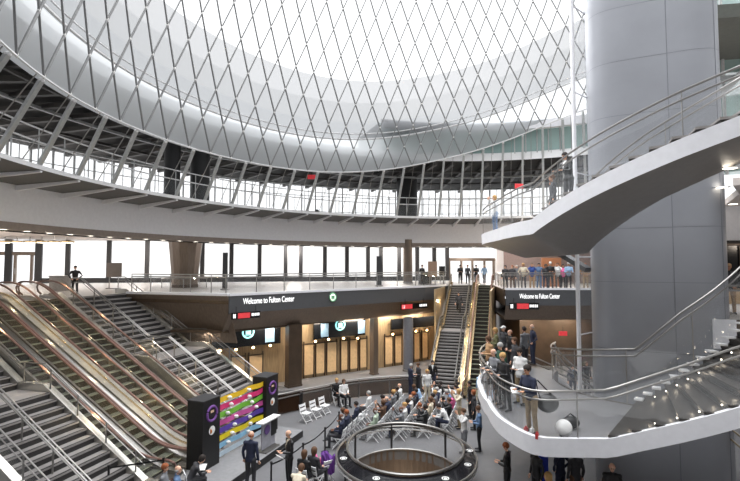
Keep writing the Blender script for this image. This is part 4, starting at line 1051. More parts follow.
# ------------------------------------------------------------------ people
V = Vector
def eltube(mb, pts, rx, ry, n=16):
    vs = []; k = len(pts)
    for i, p in enumerate(pts):
        a = V(pts[max(0, i-1)]); b = V(pts[min(k-1, i+1)]); t = (b-a).normalized(); X = V((1, 0, 0)); Y = t.cross(X).normalized()
        for j in range(n): an_ = 2*PI*j/n; vs.append(V(p)+X*math.cos(an_)*rx[i]+Y*math.sin(an_)*ry[i])
    fs = [(i*n+j, i*n+(j+1) % n, (i+1)*n+(j+1) % n, (i+1)*n+j) for i in range(k-1) for j in range(n)]
    fs += [tuple(range(n-1, -1, -1)), tuple((k-1)*n+j for j in range(n))]
    mb.add(vs, fs)
def stand_joints():
    J = dict(pelvis=V((0, 0, .93)), waist=V((0, .0, 1.08)), chest=V((0, .01, 1.27)), sh=V((0, -.01, 1.42)), neck=V((0, .0, 1.5)), head=V((0, .03, 1.63)), hp=0., hy=0.)
    for s, n_ in ((-1, 'L'), (1, 'R')):
        J['S'+n_] = V((s*.19, -.01, 1.40)); J['E'+n_] = V((s*.25, -.04, 1.12)); J['W'+n_] = V((s*.25, .04, .87)); J['F'+n_] = V((0, .25, -1))
        J['H'+n_] = V((s*.095, 0, .90)); J['K'+n_] = V((s*.11, .02, .49)); J['A'+n_] = V((s*.12, -.02, .09)); J['T'+n_] = V((s*.14, .15, .045))
    return J
def sit_joints():
    J = stand_joints(); d = V((0, -.08, -.40))
    for q in ('pelvis', 'waist', 'chest', 'sh', 'neck', 'head', 'SL', 'SR', 'EL', 'ER', 'WL', 'WR', 'HL', 'HR'): J[q] = J[q]+d
    for q in ('chest', 'sh', 'neck', 'head', 'SL', 'SR'): J[q] = J[q]+V((0, -.03, 0))
    for s, n_ in ((-1, 'L'), (1, 'R')):
        J['K'+n_] = V((s*.12, .36, .53)); J['A'+n_] = V((s*.12, .38, .09)); J['T'+n_] = V((s*.13, .55, .045))
        J['E'+n_] = V((s*.25, -.08, .74)); J['W'+n_] = V((s*.12, .16, .66)); J['F'+n_] = V((-s*.4, 1, -.15))
    return J
def pose(name):
    J = sit_joints() if name.startswith('sit') else stand_joints()
    S2 = ((-1, 'L'), (1, 'R'))
    if name == 'front':
        for s, n_ in S2: J['E'+n_] = V((s*.25, .0, 1.12)); J['W'+n_] = V((s*.09, .25, 1.12)); J['F'+n_] = V((-s*.3, 1, .1))
        J['hp'] = -.35
    if name == 'photo':
        for s, n_ in S2: J['E'+n_] = V((s*.26, .2, 1.3)); J['W'+n_] = V((s*.09, .28, 1.55)); J['F'+n_] = V((-s*.3, .3, 1))
    if name == 'lean':
        for q in ('chest', 'sh', 'neck', 'head', 'SL', 'SR'): J[q] = J[q]+V((0, .1, -.02))
        for s, n_ in S2: J['E'+n_] = V((s*.24, .16, 1.12)); J['W'+n_] = V((s*.14, .38, 1.13)); J['F'+n_] = V((-s*.3, 1, -.1))
        J['hp'] = -.25
    if name == 'walk':
        J['KL'] = V((-.1, .16, .5)); J['AL'] = V((-.1, .22, .1)); J['TL'] = V((-.1, .38, .06)); J['KR'] = V((.1, -.02, .49)); J['AR'] = V((.1, -.25, .13)); J['TR'] = V((.11, -.1, .05))
        J['WL'] = V((-.26, -.1, .9)); J['WR'] = V((.24, .2, .96)); J['ER'] = V((.26, .0, 1.13))
    if name == 'hips':
        for s, n_ in S2: J['E'+n_] = V((s*.36, -.06, 1.17)); J['W'+n_] = V((s*.2, .07, .98)); J['F'+n_] = V((-s*.6, .4, -.4))
    if name == 'sit_lean':
        for q, a in (('waist', .05), ('chest', .14), ('sh', .24), ('neck', .28), ('head', .36), ('SL', .22), ('SR', .22)): J[q] = J[q]+V((0, a, -a*.35))
        for s, n_ in S2: J['E'+n_] = V((s*.2, .22, .7)); J['W'+n_] = V((s*.07, .42, .68))
        J['hp'] = -.5
    if name == 'sit_cross':
        J['KR'] = V((.04, .38, .62)); J['AR'] = V((-.18, .46, .40)); J['TR'] = V((-.28, .58, .36)); J['hy'] = .5
        J['WL'] = V((-.05, .2, .7)); J['WR'] = V((.06, .22, .72))
    if name == 'sit_photo':
        for s, n_ in S2: J['E'+n_] = V((s*.25, .14, .92)); J['W'+n_] = V((s*.08, .24, 1.16)); J['F'+n_] = V((-s*.3, .3, 1))
    return J
def make_body(name):
    J = pose(name); mb = MB(); segs = []
    P, Wt, C, Sh, N, H = (J[k_] for k_ in ('pelvis', 'waist', 'chest', 'sh', 'neck', 'head'))
    low = P-(Wt-P).normalized()*.1
    eltube(mb, [low, P, Wt, C, Sh, Sh+(N-Sh)*.6], [.12, .165, .15, .175, .17, .07], [.09, .12, .105, .12, .09, .06])
    segs += [(P-V((0, 0, .03)), Sh, 1, .12), (low, P-V((0, 0, .05)), 2, .1)]
    mb.tube([Sh, N, H-V((0, 0, .05))], [.065, .055, .055], 12); segs.append((N-V((0, 0, .01)), H, 0, .05))
    hm = Matrix.Translation(H) @ Matrix.Rotation(J['hy'], 4, 'Z') @ Matrix.Rotation(J['hp'], 4, 'X')
    def hp(*a): return hm @ V(a)
    h3 = hm.to_3x3()
    mb.ell(hp(0, -.005, .035), (.077, .095, .088), 16, 10, h3); mb.ell(hp(0, .022, -.045), (.056, .066, .07), 14, 8, h3)
    mb.tube([hp(0, .08, .02), hp(0, .108, -.022), hp(0, .085, -.03)], [.009, .015, .009], 6)
    for s in (-1, 1): mb.ell(hp(s*.078, 0, -.005), (.013, .02, .032), 8, 6, h3)
    segs.append((hp(0, 0, -.06), hp(0, 0, .08), 0, .09))
    for s, n_ in ((-1, 'L'), (1, 'R')):
        S_, E, W_, D_ = J['S'+n_], J['E'+n_], J['W'+n_], J['F'+n_].normalized()
        mb.tube([Sh+V((s*.08, 0, -.01)), S_, (S_+E)/2, E, (E+W_)/2, W_], [.07, .068, .056, .048, .045, .033], 12)
        mb.ell(S_, (.07, .07, .07), 12, 8)
        segs += [(S_, E, 1, .05), (E, W_, 1, .04), (W_+D_*.015, W_+D_*.1, 0, .03)]
        Hp, K, A, T = J['H'+n_], J['K'+n_], J['A'+n_], J['T'+n_]
        mb.tube([Hp+V((0, 0, .03)), (Hp+K)/2, K, (K+A)/2, A], [.095, .085, .065, .062, .055], 12); mb.ell(K, (.064, .066, .064), 12, 8); mb.ell(Hp, (.1, .11, .1), 12, 8)
        fd = (T-A); fd.z = 0; fd = fd.normalized() if fd.length > .01 else V((0, 1, 0))
        mb.tube([A-fd*.06-V((0, 0, .035)), A+fd*.05-V((0, 0, .03)), T+fd*.03], [.042, .048, .035], 10, flat=.8)
        segs += [(Hp, K, 2, .08), (K, A+V((0, 0, .03)), 2, .06), (A-V((0, 0, .03)), T, 3, .03)]
    me = mb.mesh('b', weld=False); o = bpy.data.objects.new('b', me); COL.objects.link(o)
    rm = o.modifiers.new('r', 'REMESH'); rm.mode = 'VOXEL'; rm.voxel_size = .0165
    sm_ = o.modifiers.new('s', 'SMOOTH'); sm_.iterations = 3; sm_.factor = .5
    dg = bpy.context.evaluated_depsgraph_get(); dg.update(); ev = bpy.data.meshes.new_from_object(o.evaluated_get(dg)); bpy.data.objects.remove(o)
    bm = bmesh.new(); bm.from_mesh(ev); eyes = [hp(s*.03, .088, .018) for s in (-1, 1)]; lip = hp(0, .09, -.058)
    ax = (Sh-P).normalized()
    for f in bm.faces:
        c = f.calc_center_median(); best = 9; k_ = 1
        for a, b, g, rr in segs:
            ab = b-a; t = max(0, min(1, (c-a).dot(ab)/ab.length_squared)); d = (c-(a+ab*t)).length-rr
            if d < best: best = d; k_ = g
        if k_ == 1 and abs(c.x) < .045*(max(0, (c-C).dot(ax))/.17+.15) and (c-C).dot(ax) > -.12 and f.normal.y > .4 and c.y > C.y: k_ = 4
        if min((c-e).length for e in eyes) < .017: k_ = 5
        if (c-lip).length < .02: k_ = 6
        f.material_index = k_; f.smooth = True
    # hands: palm, four fingers and a thumb
    for s, n_ in ((-1, 'L'), (1, 'R')):
        W_, D_ = J['W'+n_], J['F'+n_].normalized(); side = V((0, 0, 1)).cross(D_); side = side.normalized() if side.length > .2 else V((0, 1, 0)); nrm_ = side.cross(D_).normalized()
        hb = MB(); hb.tube([W_-D_*.02, W_+D_*.03, W_+D_*.09], [.026, .034, .036], 8, flat=.55)
        for q, ln in ((-1.5, .062), (-.5, .076), (.5, .072), (1.5, .055)):
            b0 = W_+D_*.085+side*q*.018; hb.tube([b0, b0+D_*ln*.55-nrm_*.006, b0+D_*ln*.95-nrm_*.028], [.009, .0085, .0065], 6)
        b0 = W_+D_*.03+side*(-s)*.028; hb.tube([b0, b0+D_*.035+side*(-s)*.03, b0+D_*.075+side*(-s)*.03-nrm_*.012], [.012, .011, .008], 6)
        vs = [bm.verts.new(v) for v in hb.v]
        for ff in hb.f:
            try: nf = bm.faces.new([vs[q] for q in ff]); nf.material_index = 0; nf.smooth = True
            except ValueError: pass
    bmesh.ops.recalc_face_normals(bm, faces=bm.faces)
    ev.materials.clear()
    for _ in range(7): ev.materials.append(None)
    bm.to_mesh(ev); bm.free()
    return ev, hm
def hair_mesh(style):
    mb = MB(); n, m = 20, 12; vs = []
    for i in range(m+1):
        th = PI*i/m
        for j in range(n):
            ph = 2*PI*j/n; x, y, z = math.sin(th)*math.cos(ph), math.sin(th)*math.sin(ph), math.cos(th)
            wob = 1+.03*math.sin(ph*5+i)+.02*math.sin(ph*9-i*2)
            lim = .02 if y > .2 else (-.055 if style == 'short' else -.11)
            zz = z*.105*wob+.04
            if y > .55 or (y > .2 and abs(x) < .7): zz = max(zz, .055)
            elif style in ('long', 'bob'): zz = (z*.105+.04) if z > 0 else .04+z*(.26 if style == 'long' else .17)
            else: zz = max(zz, -.05 if y < 0 else -.01)
            k_ = .092 if zz > -.08 else .08
            vs.append((x*k_*wob*(1 if style == 'short' else 1.08), y*.11*wob-.012, zz))
    fs = [(i*n+j, (i+1)*n+j, (i+1)*n+(j+1) % n, i*n+(j+1) % n) for i in range(m) for j in range(n)]
    mb.add(vs, fs)
    if style == 'cap': mb.v = []; mb.f = []; mb.m = []; mb.ell((0, -.005, .06), (.09, .105, .075), 16, 8); mb.ell((0, .11, .05), (.07, .07, .012), 12, 5)
    if style == 'bald': mb.v = []; mb.f = []; mb.m = []; [mb.ell((.078*s, -.03, .0), (.012, .05, .035), 10, 6) for s in (-1, 1)]; mb.ell((0, -.085, -.005), (.06, .02, .035), 10, 6)
    return mb.mesh('hair', weld=True, smooth=True)
BOD = {}; HAIR = {}
SKIN = {'l': colmat((222, 176, 150), .6), 'm': colmat((190, 140, 110), .6), 'd': colmat((110, 74, 56), .6)}
HC = {'dark': (40, 32, 28), 'brown': (92, 64, 44), 'blond': (190, 150, 96), 'grey': (170, 168, 165), 'ginger': (150, 84, 48), 'white': (225, 222, 218)}
EYE = mat('eye', (30, 24, 20), .3); LIP = mat('lip', (170, 96, 88), .5)
CL = {'navy': (38, 44, 66), 'black': (24, 24, 27), 'charcoal': (56, 56, 60), 'grey': (122, 124, 128), 'white': (225, 225, 224), 'cream': (214, 202, 180), 'tan': (176, 140, 102), 'khaki': (150, 132, 104),
      'denim': (96, 122, 156), 'light blue': (150, 178, 208), 'pale green': (176, 192, 172), 'dark green': (34, 70, 54), 'red': (170, 50, 50), 'purple': (96, 50, 130), 'brown': (96, 70, 52), 'pink': (226, 110, 160), 'blue': (50, 80, 150), 'olive': (98, 98, 66), 'maroon': (100, 40, 46)}
def person(x, y, z, heading, ps, top, bot, hair='dark', style='short', lab='', skin='l', shirt=None, grp=None, sc=1.0, shoe='black', item=None):
    if ps not in BOD: BOD[ps] = make_body(ps)
    if style not in HAIR: HAIR[style] = hair_mesh(style)
    me, hm = BOD[ps]; h = R(heading)-PI/2
    sc *= 1.09 if z < 1 else (1.04 if z < 4 else 1.0)
    r = thing('person', lab, 'person', (x, y, z), h, grp); r.scale = (sc, sc, sc)
    b = bpy.data.objects.new('body', me); COL.objects.link(b); b.parent = r
    mt = [SKIN[skin], colmat(CL[top]), colmat(CL[bot]), colmat(CL[shoe], .4), colmat(CL[shirt or top]), EYE, LIP]
    for i, q in enumerate(mt): b.material_slots[i].link = 'OBJECT'; b.material_slots[i].material = q
    hmh = HAIR[style]
    hmh2 = hmh
    if not hmh.materials: hmh.materials.append(None)
    ho = bpy.data.objects.new('cap' if style == 'cap' else 'hair', hmh2); COL.objects.link(ho); ho.parent = r; ho.matrix_local = hm
    ho.material_slots[0].link = 'OBJECT'; ho.material_slots[0].material = colmat(HC[hair] if style != 'cap' else CL.get(hair, HC.get(hair)))
    return r
def held(x, y, z, heading, fwd, up, size, mt, name, lab, cat, tilt=0, side=0):
    h = R(heading); c = V((x+math.cos(h)*fwd+math.sin(h)*side, y+math.sin(h)*fwd-math.cos(h)*side, z+up))
    m_ = MB().box(c, size, mtx=(Matrix.Rotation(h-PI/2, 3, 'Z') @ Matrix.Rotation(tilt, 3, 'X'))); o = m_.build(name, mt); return tag(o, lab, cat)
def by_head(px, py, z0, hh=1.66): return at(px, py, z=z0+hh)

ordn = ['first', 'second', 'third', 'fourth', 'fifth', 'sixth', 'seventh', 'eighth', 'ninth']
rows = ['front', 'second', 'third', 'fourth', 'back']
UX, UY = .30, .954
# ---- audience
near = [(-1.35, 21.0, 7), (.15, 21.9, 8), (1.35, 22.1, 8), (2.5, 22.4, 8), (3.6, 22.9, 7)]
ra = random.Random(11)
tops = [['navy', 'navy', 'charcoal', 'navy', None, None, 'white'], ['pale green', None, 'brown', 'navy', 'navy', 'grey', 'black', 'white'], ['grey', 'white', 'navy', 'white', 'charcoal', 'navy', None, 'light blue'],
        ['black', 'charcoal', 'cream', 'brown', 'grey', 'navy', 'white', 'black'], ['white', 'black', 'charcoal', 'pink', 'denim', 'white', 'navy']]
hairs = [['white', 'ginger', 'brown', 'dark', 'dark', 'dark', 'grey'], ['white', 'dark', 'brown', 'grey', 'dark', 'blond', 'dark', 'grey'], ['grey', 'blond', 'dark', 'grey', 'ginger', 'dark', 'dark', 'brown'],
         ['dark', 'ginger', 'brown', 'dark', 'blond', 'grey', 'dark', 'dark'], ['dark', 'brown', 'dark', 'blond', 'grey', 'dark', 'dark']]
hd0 = math.degrees(math.atan2(.30, -.954))
for k in range(5):
    x0, y0, ns = near[k]
    for j in range(ns):
        x = x0+UX*.66*j; y = y0+UY*.66*j
        chair(x, y, R(hd0)-PI/2, 'white folding chair, %s seat of the %s audience row counted from the round opening' % (ordn[j], rows[k]), 'white folding chairs of the audience')
        tp = tops[k][j]
        if tp is None: continue
        ps = ra.choice(['sit', 'sit', 'sit_cross', 'sit_lean', 'sit_photo']) if k else ['sit_cross', 'sit', 'sit_lean', 'sit', 'sit', 'sit', 'sit'][j]
        hc = hairs[k][j]; sty = ra.choice(['short', 'short', 'bob']) if hc not in ('grey', 'white') else ra.choice(['bald', 'short'])
        if k == 0: sty = ['bald', 'short', 'short', 'short', 'short', 'short', 'short'][j]
        person(x, y, .0, hd0+ra.uniform(-12, 12), ps, tp, ra.choice(['charcoal', 'black', 'navy', 'grey']) if k else 'charcoal', hc, sty,
               '%s haired person in %s, %s row, %s seat from the round opening' % (hc, tp, rows[k], ordn[j]) if sty != 'bald' else 'balding person in %s, %s row, %s seat from the round opening' % (tp, rows[k], ordn[j]),
               ra.choice('llmd'), 'white' if tp in ('navy', 'charcoal', 'black') and j % 2 == 0 else None, 'seated audience')
# ---- three empty chairs and the pair facing the audience
fc = math.degrees(math.atan2(-.55, .84))
for k, (px, py) in enumerate(((306, 419), (316, 415), (325, 411))):
    q = at(px, py, z=.15); chair(q.x, q.y, R(fc)-PI/2, ['empty white folding chair, left one of the three by the kiosk', 'empty white folding chair, middle of the three by the kiosk', 'empty white folding chair, right one of the three by the kiosk'][k], 'empty chairs by the kiosk')
for k, (px, py) in enumerate(((337.5, 383), (344.5, 384))):
    q = at(px, py, z=1.22); chair(q.x, q.y, R(-60)-PI/2, ['white folding chair under the dark dressed person facing the audience', 'white folding chair under the white jacketed person facing the audience'][k])
    person(q.x, q.y, 0, -60, 'sit', ['black', 'white'][k], 'black', ['blond', 'brown'][k], 'bob', ['blond person in black seated facing the audience next to the empty chairs', 'person in white jacket and black trousers seated facing the audience'][k], 'l')
# ---- standing on the lower floor
def P_(px, py, z0, heading, ps, top, bot, hair, style, lab, **kw):
    q = by_head(px, py, z0, 1.66*kw.get('sc', 1.0)*(1.09 if z0 < 1 else 1.04)); return person(q.x, q.y, z0, heading, ps, top, bot, hair, style, lab, **kw), q
P_(410.5, 365.5, 0, 20, 'front', 'navy', 'navy', 'grey', 'short', 'grey haired man in navy suit talking left of the far staircase foot', shirt='white')
P_(418.5, 364.5, 0, 200, 'front', 'charcoal', 'charcoal', 'brown', 'short', 'man in charcoal suit greeting the grey haired man near the staircase')
P_(432.5, 362, 0, -95, 'stand', 'black', 'navy', 'dark', 'short', 'man in black suit and white shirt standing at the foot of the far staircase', shirt='white')
P_(427, 371, 0, -70, 'stand', 'white', 'cream', 'blond', 'bob', 'person in white standing between the suited men by the staircase')
P_(481, 373, 0, 100, 'stand', 'light blue', 'charcoal', 'dark', 'short', 'person in light blue shirt at the foot of the far escalator')
r_, q = P_(251, 434.5, 0.02, 75, 'stand', 'navy', 'charcoal', 'ginger', 'bald', 'balding man in dark suit seen from behind in front of the stage', sc=1.05)
r_, q = P_(289.5, 433, 0, -150, 'front', 'black', 'black', 'grey', 'bald', 'balding man in black suit and tie reading a paper by the stage', shirt='cream', sc=1.05)
held(q.x, q.y, 0, -150, .36, 1.13, (.22, .01, .28), M['paper'], 'paper', 'white paper held by the balding man by the stage', 'paper', -1.0)
P_(464, 411, 0, 190, 'photo', 'white', 'grey', 'brown', 'short', 'person in white shirt photographing to the right of the back row')
P_(479, 408.5, 0, 170, 'front', 'denim', 'black', 'brown', 'short', 'man in denim blue shirt and black trousers standing right of the round opening')
P_(470, 383, 0, 180, 'stand', 'black', 'black', 'dark', 'short', 'person in black standing behind the back row near the stair edge')
P_(459, 391, 0, 185, 'photo', 'cream', 'khaki', 'blond', 'bob', 'person in cream jacket standing between the last rows holding a camera')
P_(474, 392, 0, 170, 'stand', 'charcoal', 'black', 'ginger', 'bob', 'ginger haired person in charcoal right behind the back row')
P_(507, 446, 0, 150, 'front', 'black', 'black', 'ginger', 'short', 'ginger haired person in black with rucksack below the landing edge')
P_(536, 450, 0, 200, 'stand', 'black', 'black', 'dark', 'short', 'person in black standing under the landing, left of the blue banner')
P_(560, 448, 0, 120, 'hips', 'navy', 'navy', 'dark', 'short', 'person in dark navy standing under the landing behind the blond woman')
P_(575, 452, 0, 100, 'stand', 'charcoal', 'brown', 'brown', 'short', 'person in charcoal with brown trousers under the landing near the column')
P_(549, 476, 0, 160, 'stand', 'black', 'black', 'blond', 'long', 'long haired blond woman at the photo bottom under the landing')
r_, q = P_(612, 466, 0, -110, 'front', 'black', 'charcoal', 'ginger', 'bald', 'bald man in black jacket reading a paper at the bottom beside the column')
held(q.x, q.y, 0, -110, .38, 1.12, (.24, .01, .3), M['paper'], 'paper', 'white paper held by the bald man beside the column', 'paper', -.9)
q = at(543, 468, z=1.0); tag(MB().box(q, (.35, .1, 1.1), .2).build('banner', colmat((50, 70, 190)), ), 'blue banner standing under the landing edge', 'banner')
# rucksack of the ginger person
# seated women and bottom left group
for (px, py, hdg, ps, tp, hc, sty, lab) in ((306, 457, 60, 'sit', 'black', 'brown', 'long', 'brown haired woman in black seated beside the stanchion, left of two'), (316, 454, 55, 'sit', 'charcoal', 'brown', 'long', 'brown haired woman in charcoal seated beside the stanchion, right of two'),
                                            (297, 472, 70, 'sit_lean', 'cream', 'brown', 'bob', 'person in cream top leaning forward at photo bottom beside the two seated women'), (193, 461, 30, 'sit_lean', 'charcoal', 'dark', 'bob', 'dark haired person in charcoal bent forward in front of the kiosk'),
                                            (168, 472, 10, 'sit', 'grey', 'ginger', 'short', 'ginger haired person in grey at bottom left beside the stanchion'), (181, 474, 20, 'sit', 'denim', 'grey', 'bald', 'balding person in denim shirt seated at bottom left in front of the kiosk'),
                                            (12, 470, 0, 'sit', 'navy', 'denim', 'cap', 'person in blue cap at bottom left corner')):
    q = at(px, py, z=1.2); chair(q.x, q.y, R(hdg)-PI/2, 'white folding chair under the '+lab.split(' at ')[0].split(' seated')[0].split(' leaning')[0].split(' bent')[0]+(' at bottom left' if px < 200 else ' beside the stanchion'))
    person(q.x, q.y, 0, hdg, ps, tp, 'charcoal', hc, sty, lab, 'l')
q = at(201, 467, z=1.0); tag(MB().box(q, (.34, .26, .01), mtx=Matrix.Rotation(.5, 3, 'X')).build('paper', M['paper']), 'white paper held out in front of the kiosk', 'paper')
# purple and pink garments over a chair
q = at(325, 482, z=0); chair(q.x, q.y, R(40), 'white folding chair draped with purple and pink garments')
for (dx, dz, c, lab, w) in ((.12, .0, 'purple', 'purple furry jacket draped over a chair at the bottom', .5), (-.3, -.12, 'pink', 'pink scarf draped over the same chair as the purple jacket', .3)):
    m_ = MB(); rr = random.Random(2)
    g = 9; A_ = []
    for i in range(g):
        f = i/(g-1); yy = math.cos(f*PI)*.13; zz = .95+dz-abs(f-.5)*2*.6*(.7+.3*math.sin(i))+.05
        A_.append([V((q.x+dx+(j/8-.5)*w, q.y+yy+rr.uniform(-.03, .03), zz+rr.uniform(-.03, .03)+.1*math.sin(j*.8))) for j in range(9)])
    for a, b in zip(A_, A_[1:]): m_.strip(a, b)
    o = m_.build('jacket' if c == 'purple' else 'scarf', colmat(CL[c])); sd = o.modifiers.new('t', 'SOLIDIFY'); sd.thickness = .05; tag(o, lab, 'clothing')

# ---- landing crowd
z1_ = 3.45
P_(504, 328, z1_, 200, 'stand', 'charcoal', 'black', 'white', 'cap', 'person with white cap at the back of the landing crowd')
P_(489, 338.5, z1_, 190, 'front', 'tan', 'black', 'brown', 'bob', 'brown haired woman in tan jacket at the left edge of the landing')
P_(501, 345.5, z1_, 200, 'front', 'dark green', 'black', 'grey', 'short', 'grey haired person in dark green on the landing behind the woman in tan')
P_(510.5, 332, z1_, 195, 'hips', 'black', 'black', 'ginger', 'bald', 'balding person in black in the middle of the landing crowd')
P_(506, 355, z1_, 205, 'lean', 'black', 'black', 'blond', 'short', 'blond person in black leaning on the landing rail')
P_(524.5, 329, z1_, 120, 'stand', 'grey', 'charcoal', 'dark', 'short', 'dark haired person in grey jacket at the right back of the landing')
P_(532.5, 326.5, z1_, 180, 'hips', 'navy', 'navy', 'grey', 'bald', 'tall balding man in navy suit standing apart at the back of the landing')
P_(520, 351, z1_, 215, 'front', 'white', 'khaki', 'dark', 'short', 'dark haired person in white shirt behind the man with the black bag')
P_(496, 330, z1_, 170, 'front', 'olive', 'black', 'blond', 'bob', 'blond person in olive at the far left of the landing crowd')
P_(515, 340, z1_, 190, 'stand', 'charcoal', 'black', 'brown', 'short', 'brown haired person in charcoal squeezed in the middle of the landing crowd')
P_(497, 351, z1_, 200, 'lean', 'grey', 'black', 'grey', 'bald', 'balding person in grey leaning out over the left landing rail')
r_, q = P_(531, 367.5, z1_, 205, 'lean', 'navy', 'khaki', 'dark', 'short', 'dark haired man in navy jacket and khaki trousers at the landing rail', skin='m', sc=1.02)
bg = thing('shoulder_bag', 'large black shoulder bag on the man in navy at the landing rail', 'bag', (q.x+.3, q.y-.02, z1_+.75))
m_ = MB(); m_.ell((q.x+.42, q.y-.05, z1_+.82), (.3, .18, .25), 14, 10); m_.build('bag_body', M['black'], bg, True)
MB().tube([(q.x+.2, q.y-.1, z1_+.95), (q.x+.08, q.y-.12, z1_+1.42), (q.x+.2, q.y+.1, z1_+1.4), (q.x+.62, q.y, z1_+.95)], .02).build('strap', M['black'], bg)
q = at(495, 365, z=z1_+1.15); tag(MB().box(q, (.5, .3, .03), .3, mtx=Matrix.Rotation(.5, 3, 'X')).build('paper', M['paper']), 'white folded sheet on the landing rail near the woman in tan', 'paper')
q = at(516, 390.5, z=z1_+1.12); tag(MB().box(q, (.26, .2, .03), mtx=Matrix.Rotation(.6, 3, 'X')).build('leaflet', M['paper']), 'white leaflet held over the landing rail by the man in navy', 'paper')
q = at(564, 428, z=z1_+.24); r = thing('white_globe', 'round white globe lamp standing on the landing by the glass', 'lamp', (q.x, q.y, z1_))
MB().ell((q.x, q.y, z1_+.25), (.21, .21, .21), 18, 12).build('globe', M['paper'], r, True); MB().lathe((q.x, q.y, z1_), [(.1, 0), (.1, .05), (.06, .06)], 12).build('base', M['black'], r)
q = at(570, 424, z=z1_+.2); r = thing('camera_bag', 'black camera bag behind the white globe on the landing', 'bag', (q.x, q.y, z1_))
m_ = MB(); m_.ell((q.x+.1, q.y+.2, z1_+.17), (.26, .16, .17), 12, 8); m_.build('bag_body', M['black'], r, True); MB().tube([(q.x-.05, q.y+.2, z1_+.3), (q.x+.1, q.y+.2, z1_+.42), (q.x+.25, q.y+.2, z1_+.3)], .02).build('handle', M['black'], r)
for k, (px, py, c) in enumerate(((526, 430, 'red'), (532, 431, 'white'), (537, 436, 'red'))):
    q = at(px, py, z=z1_+.12); tag(MB().box(q, (.1, .07, .14), k*.5).lathe((q.x, q.y, q.z+.07), [(.03, 0), (.02, .04), (0, .05)], 8).build('bottle', colmat(CL[c])), ['red carton standing at the landing corner, left one', 'white carton standing at the landing corner', 'red carton standing at the landing corner, right one'][k], 'carton')
# ---- upper landing
person(5.75, 21.5, 9.45, -170, 'photo', 'white', 'denim', 'blond', 'bob', 'person in white shirt photographing from the tip of the upper landing')
person(6.35, 14.9, 9.85, 200, 'lean', 'black', 'charcoal', 'dark', 'short', 'dark haired man in black climbing the upper stair beside the column', shirt='white')
person(6.5, 16.6, 9.45, 170, 'stand', 'charcoal', 'black', 'brown', 'short', 'person in charcoal on the upper landing behind the man in black', skin='m')
person(6.9, 17.6, 9.45, 160, 'stand', 'brown', 'black', 'dark', 'bob', 'person in brown on the upper landing nearest the column', skin='m')
# ---- street level
cr = [(505, 'black', 'black', 'dark', 'person in black at the left end of the balcony crowd'), (512, 'charcoal', 'brown', 'ginger', 'person in charcoal with brown trousers, second in the balcony crowd'), (516.5, 'grey', 'grey', 'grey', 'grey haired person in grey leaning on the right balcony rail'),
      (523, 'cream', 'charcoal', 'blond', 'person in cream top on the right balcony rail'), (531.5, 'blue', 'tan', 'brown', 'person in blue shirt and tan trousers on the right balcony'), (538.5, 'denim', 'denim', 'dark', 'person in denim on the right balcony next to the blue shirt'),
      (545, 'charcoal', 'navy', 'dark', 'person in charcoal and navy in the middle right of the balcony crowd'), (550, 'black', 'charcoal', 'white', 'white haired person in black on the right balcony'), (557.5, 'white', 'black', 'brown', 'person in white top on the right balcony above the sign end'),
      (562.5, 'pink', 'black', 'dark', 'person in pink top on the right balcony near the post'), (568, 'light blue', 'black', 'grey', 'person in light blue shirt on the right balcony left of the post'), (585, 'tan', 'khaki', 'ginger', 'person in tan on the right balcony between post and column')]
for i, (px, tp, bt, hc, lab) in enumerate(cr):
    Y = 35.2+(0, .45, .9, .1, .3, .75, .2)[i % 7]; x = (px-370)/F*Y; person(x, Y, ZS, -110+ra.uniform(-15, 15), ra.choice(['lean', 'stand', 'front', 'hips', 'photo']), tp, bt, hc, 'short' if i % 3 else 'bob', lab, ra.choice('lm'), sc=ra.uniform(1.0, 1.16))
for px, Y, tp, bt, hc, lab in ((460, 44.6, 'black', 'black', 'dark', 'person in black walking by the doors above the far staircase'), (467.5, 44.2, 'charcoal', 'black', 'brown', 'person in charcoal by the doors, middle of three dark figures'), (476, 44.5, 'black', 'charcoal', 'dark', 'person in black by the doors above the far escalator'),
                               (484, 45.5, 'light blue', 'grey', 'grey', 'person in light blue by the far doors'), (422, 42.2, 'black', 'black', 'brown', 'person in black standing beside the round topped booth')):
    person((px-370)/F*Y, Y, ZS, -90+ra.uniform(-30, 30), ra.choice(['stand', 'walk', 'front']), tp, bt, hc, 'short', lab, 'l', sc=1.03)
q = at(75.5, 268, Y=28.5); person(q.x, 28.5, ZS, -70, 'hips', 'black', 'black', 'black', 'cap', 'guard in black uniform and cap at the top of the left escalators', 'l', shirt='charcoal')
q = at(728, 256, Y=17.2); person(q.x, 17.2, ZS, -120, 'hips', 'charcoal', 'tan', 'tan', 'cap', 'person in dark jacket with tan cap behind the rail at right edge', 'm', sc=1.06)
# stair climbers
def on_far(px, frac, off, tp, bt, hc, lab, hdg, ps='walk'):
    t = frac*11.5; e = Vector((math.cos(ang), math.sin(ang))); b = FE_b+nrm*off+e*(t+.6); z = interp([(0, 0), (.4, .17), (5, 18*RS), (6.9, 18*RS), (12, ZS)], t); person(b.x, b.y, z, hdg, ps, tp, bt, hc, 'short', lab, 'l')
on_far(0, .72, 1.9, 'charcoal', 'black', 'dark', 'person in charcoal walking down the far straight staircase', -105)
q = at(572, 352, Y=29); person(q.x, 29, 0, -100, 'stand', 'navy', 'navy', 'dark', 'short', 'officer in navy uniform on the lower floor seen through the back stair', 'l', shirt='light blue')
q = at(586, 352, Y=30); person(q.x, 30, 0, -80, 'stand', 'black', 'black', 'brown', 'short', 'person in black on the lower floor between the white post and the column', 'm')
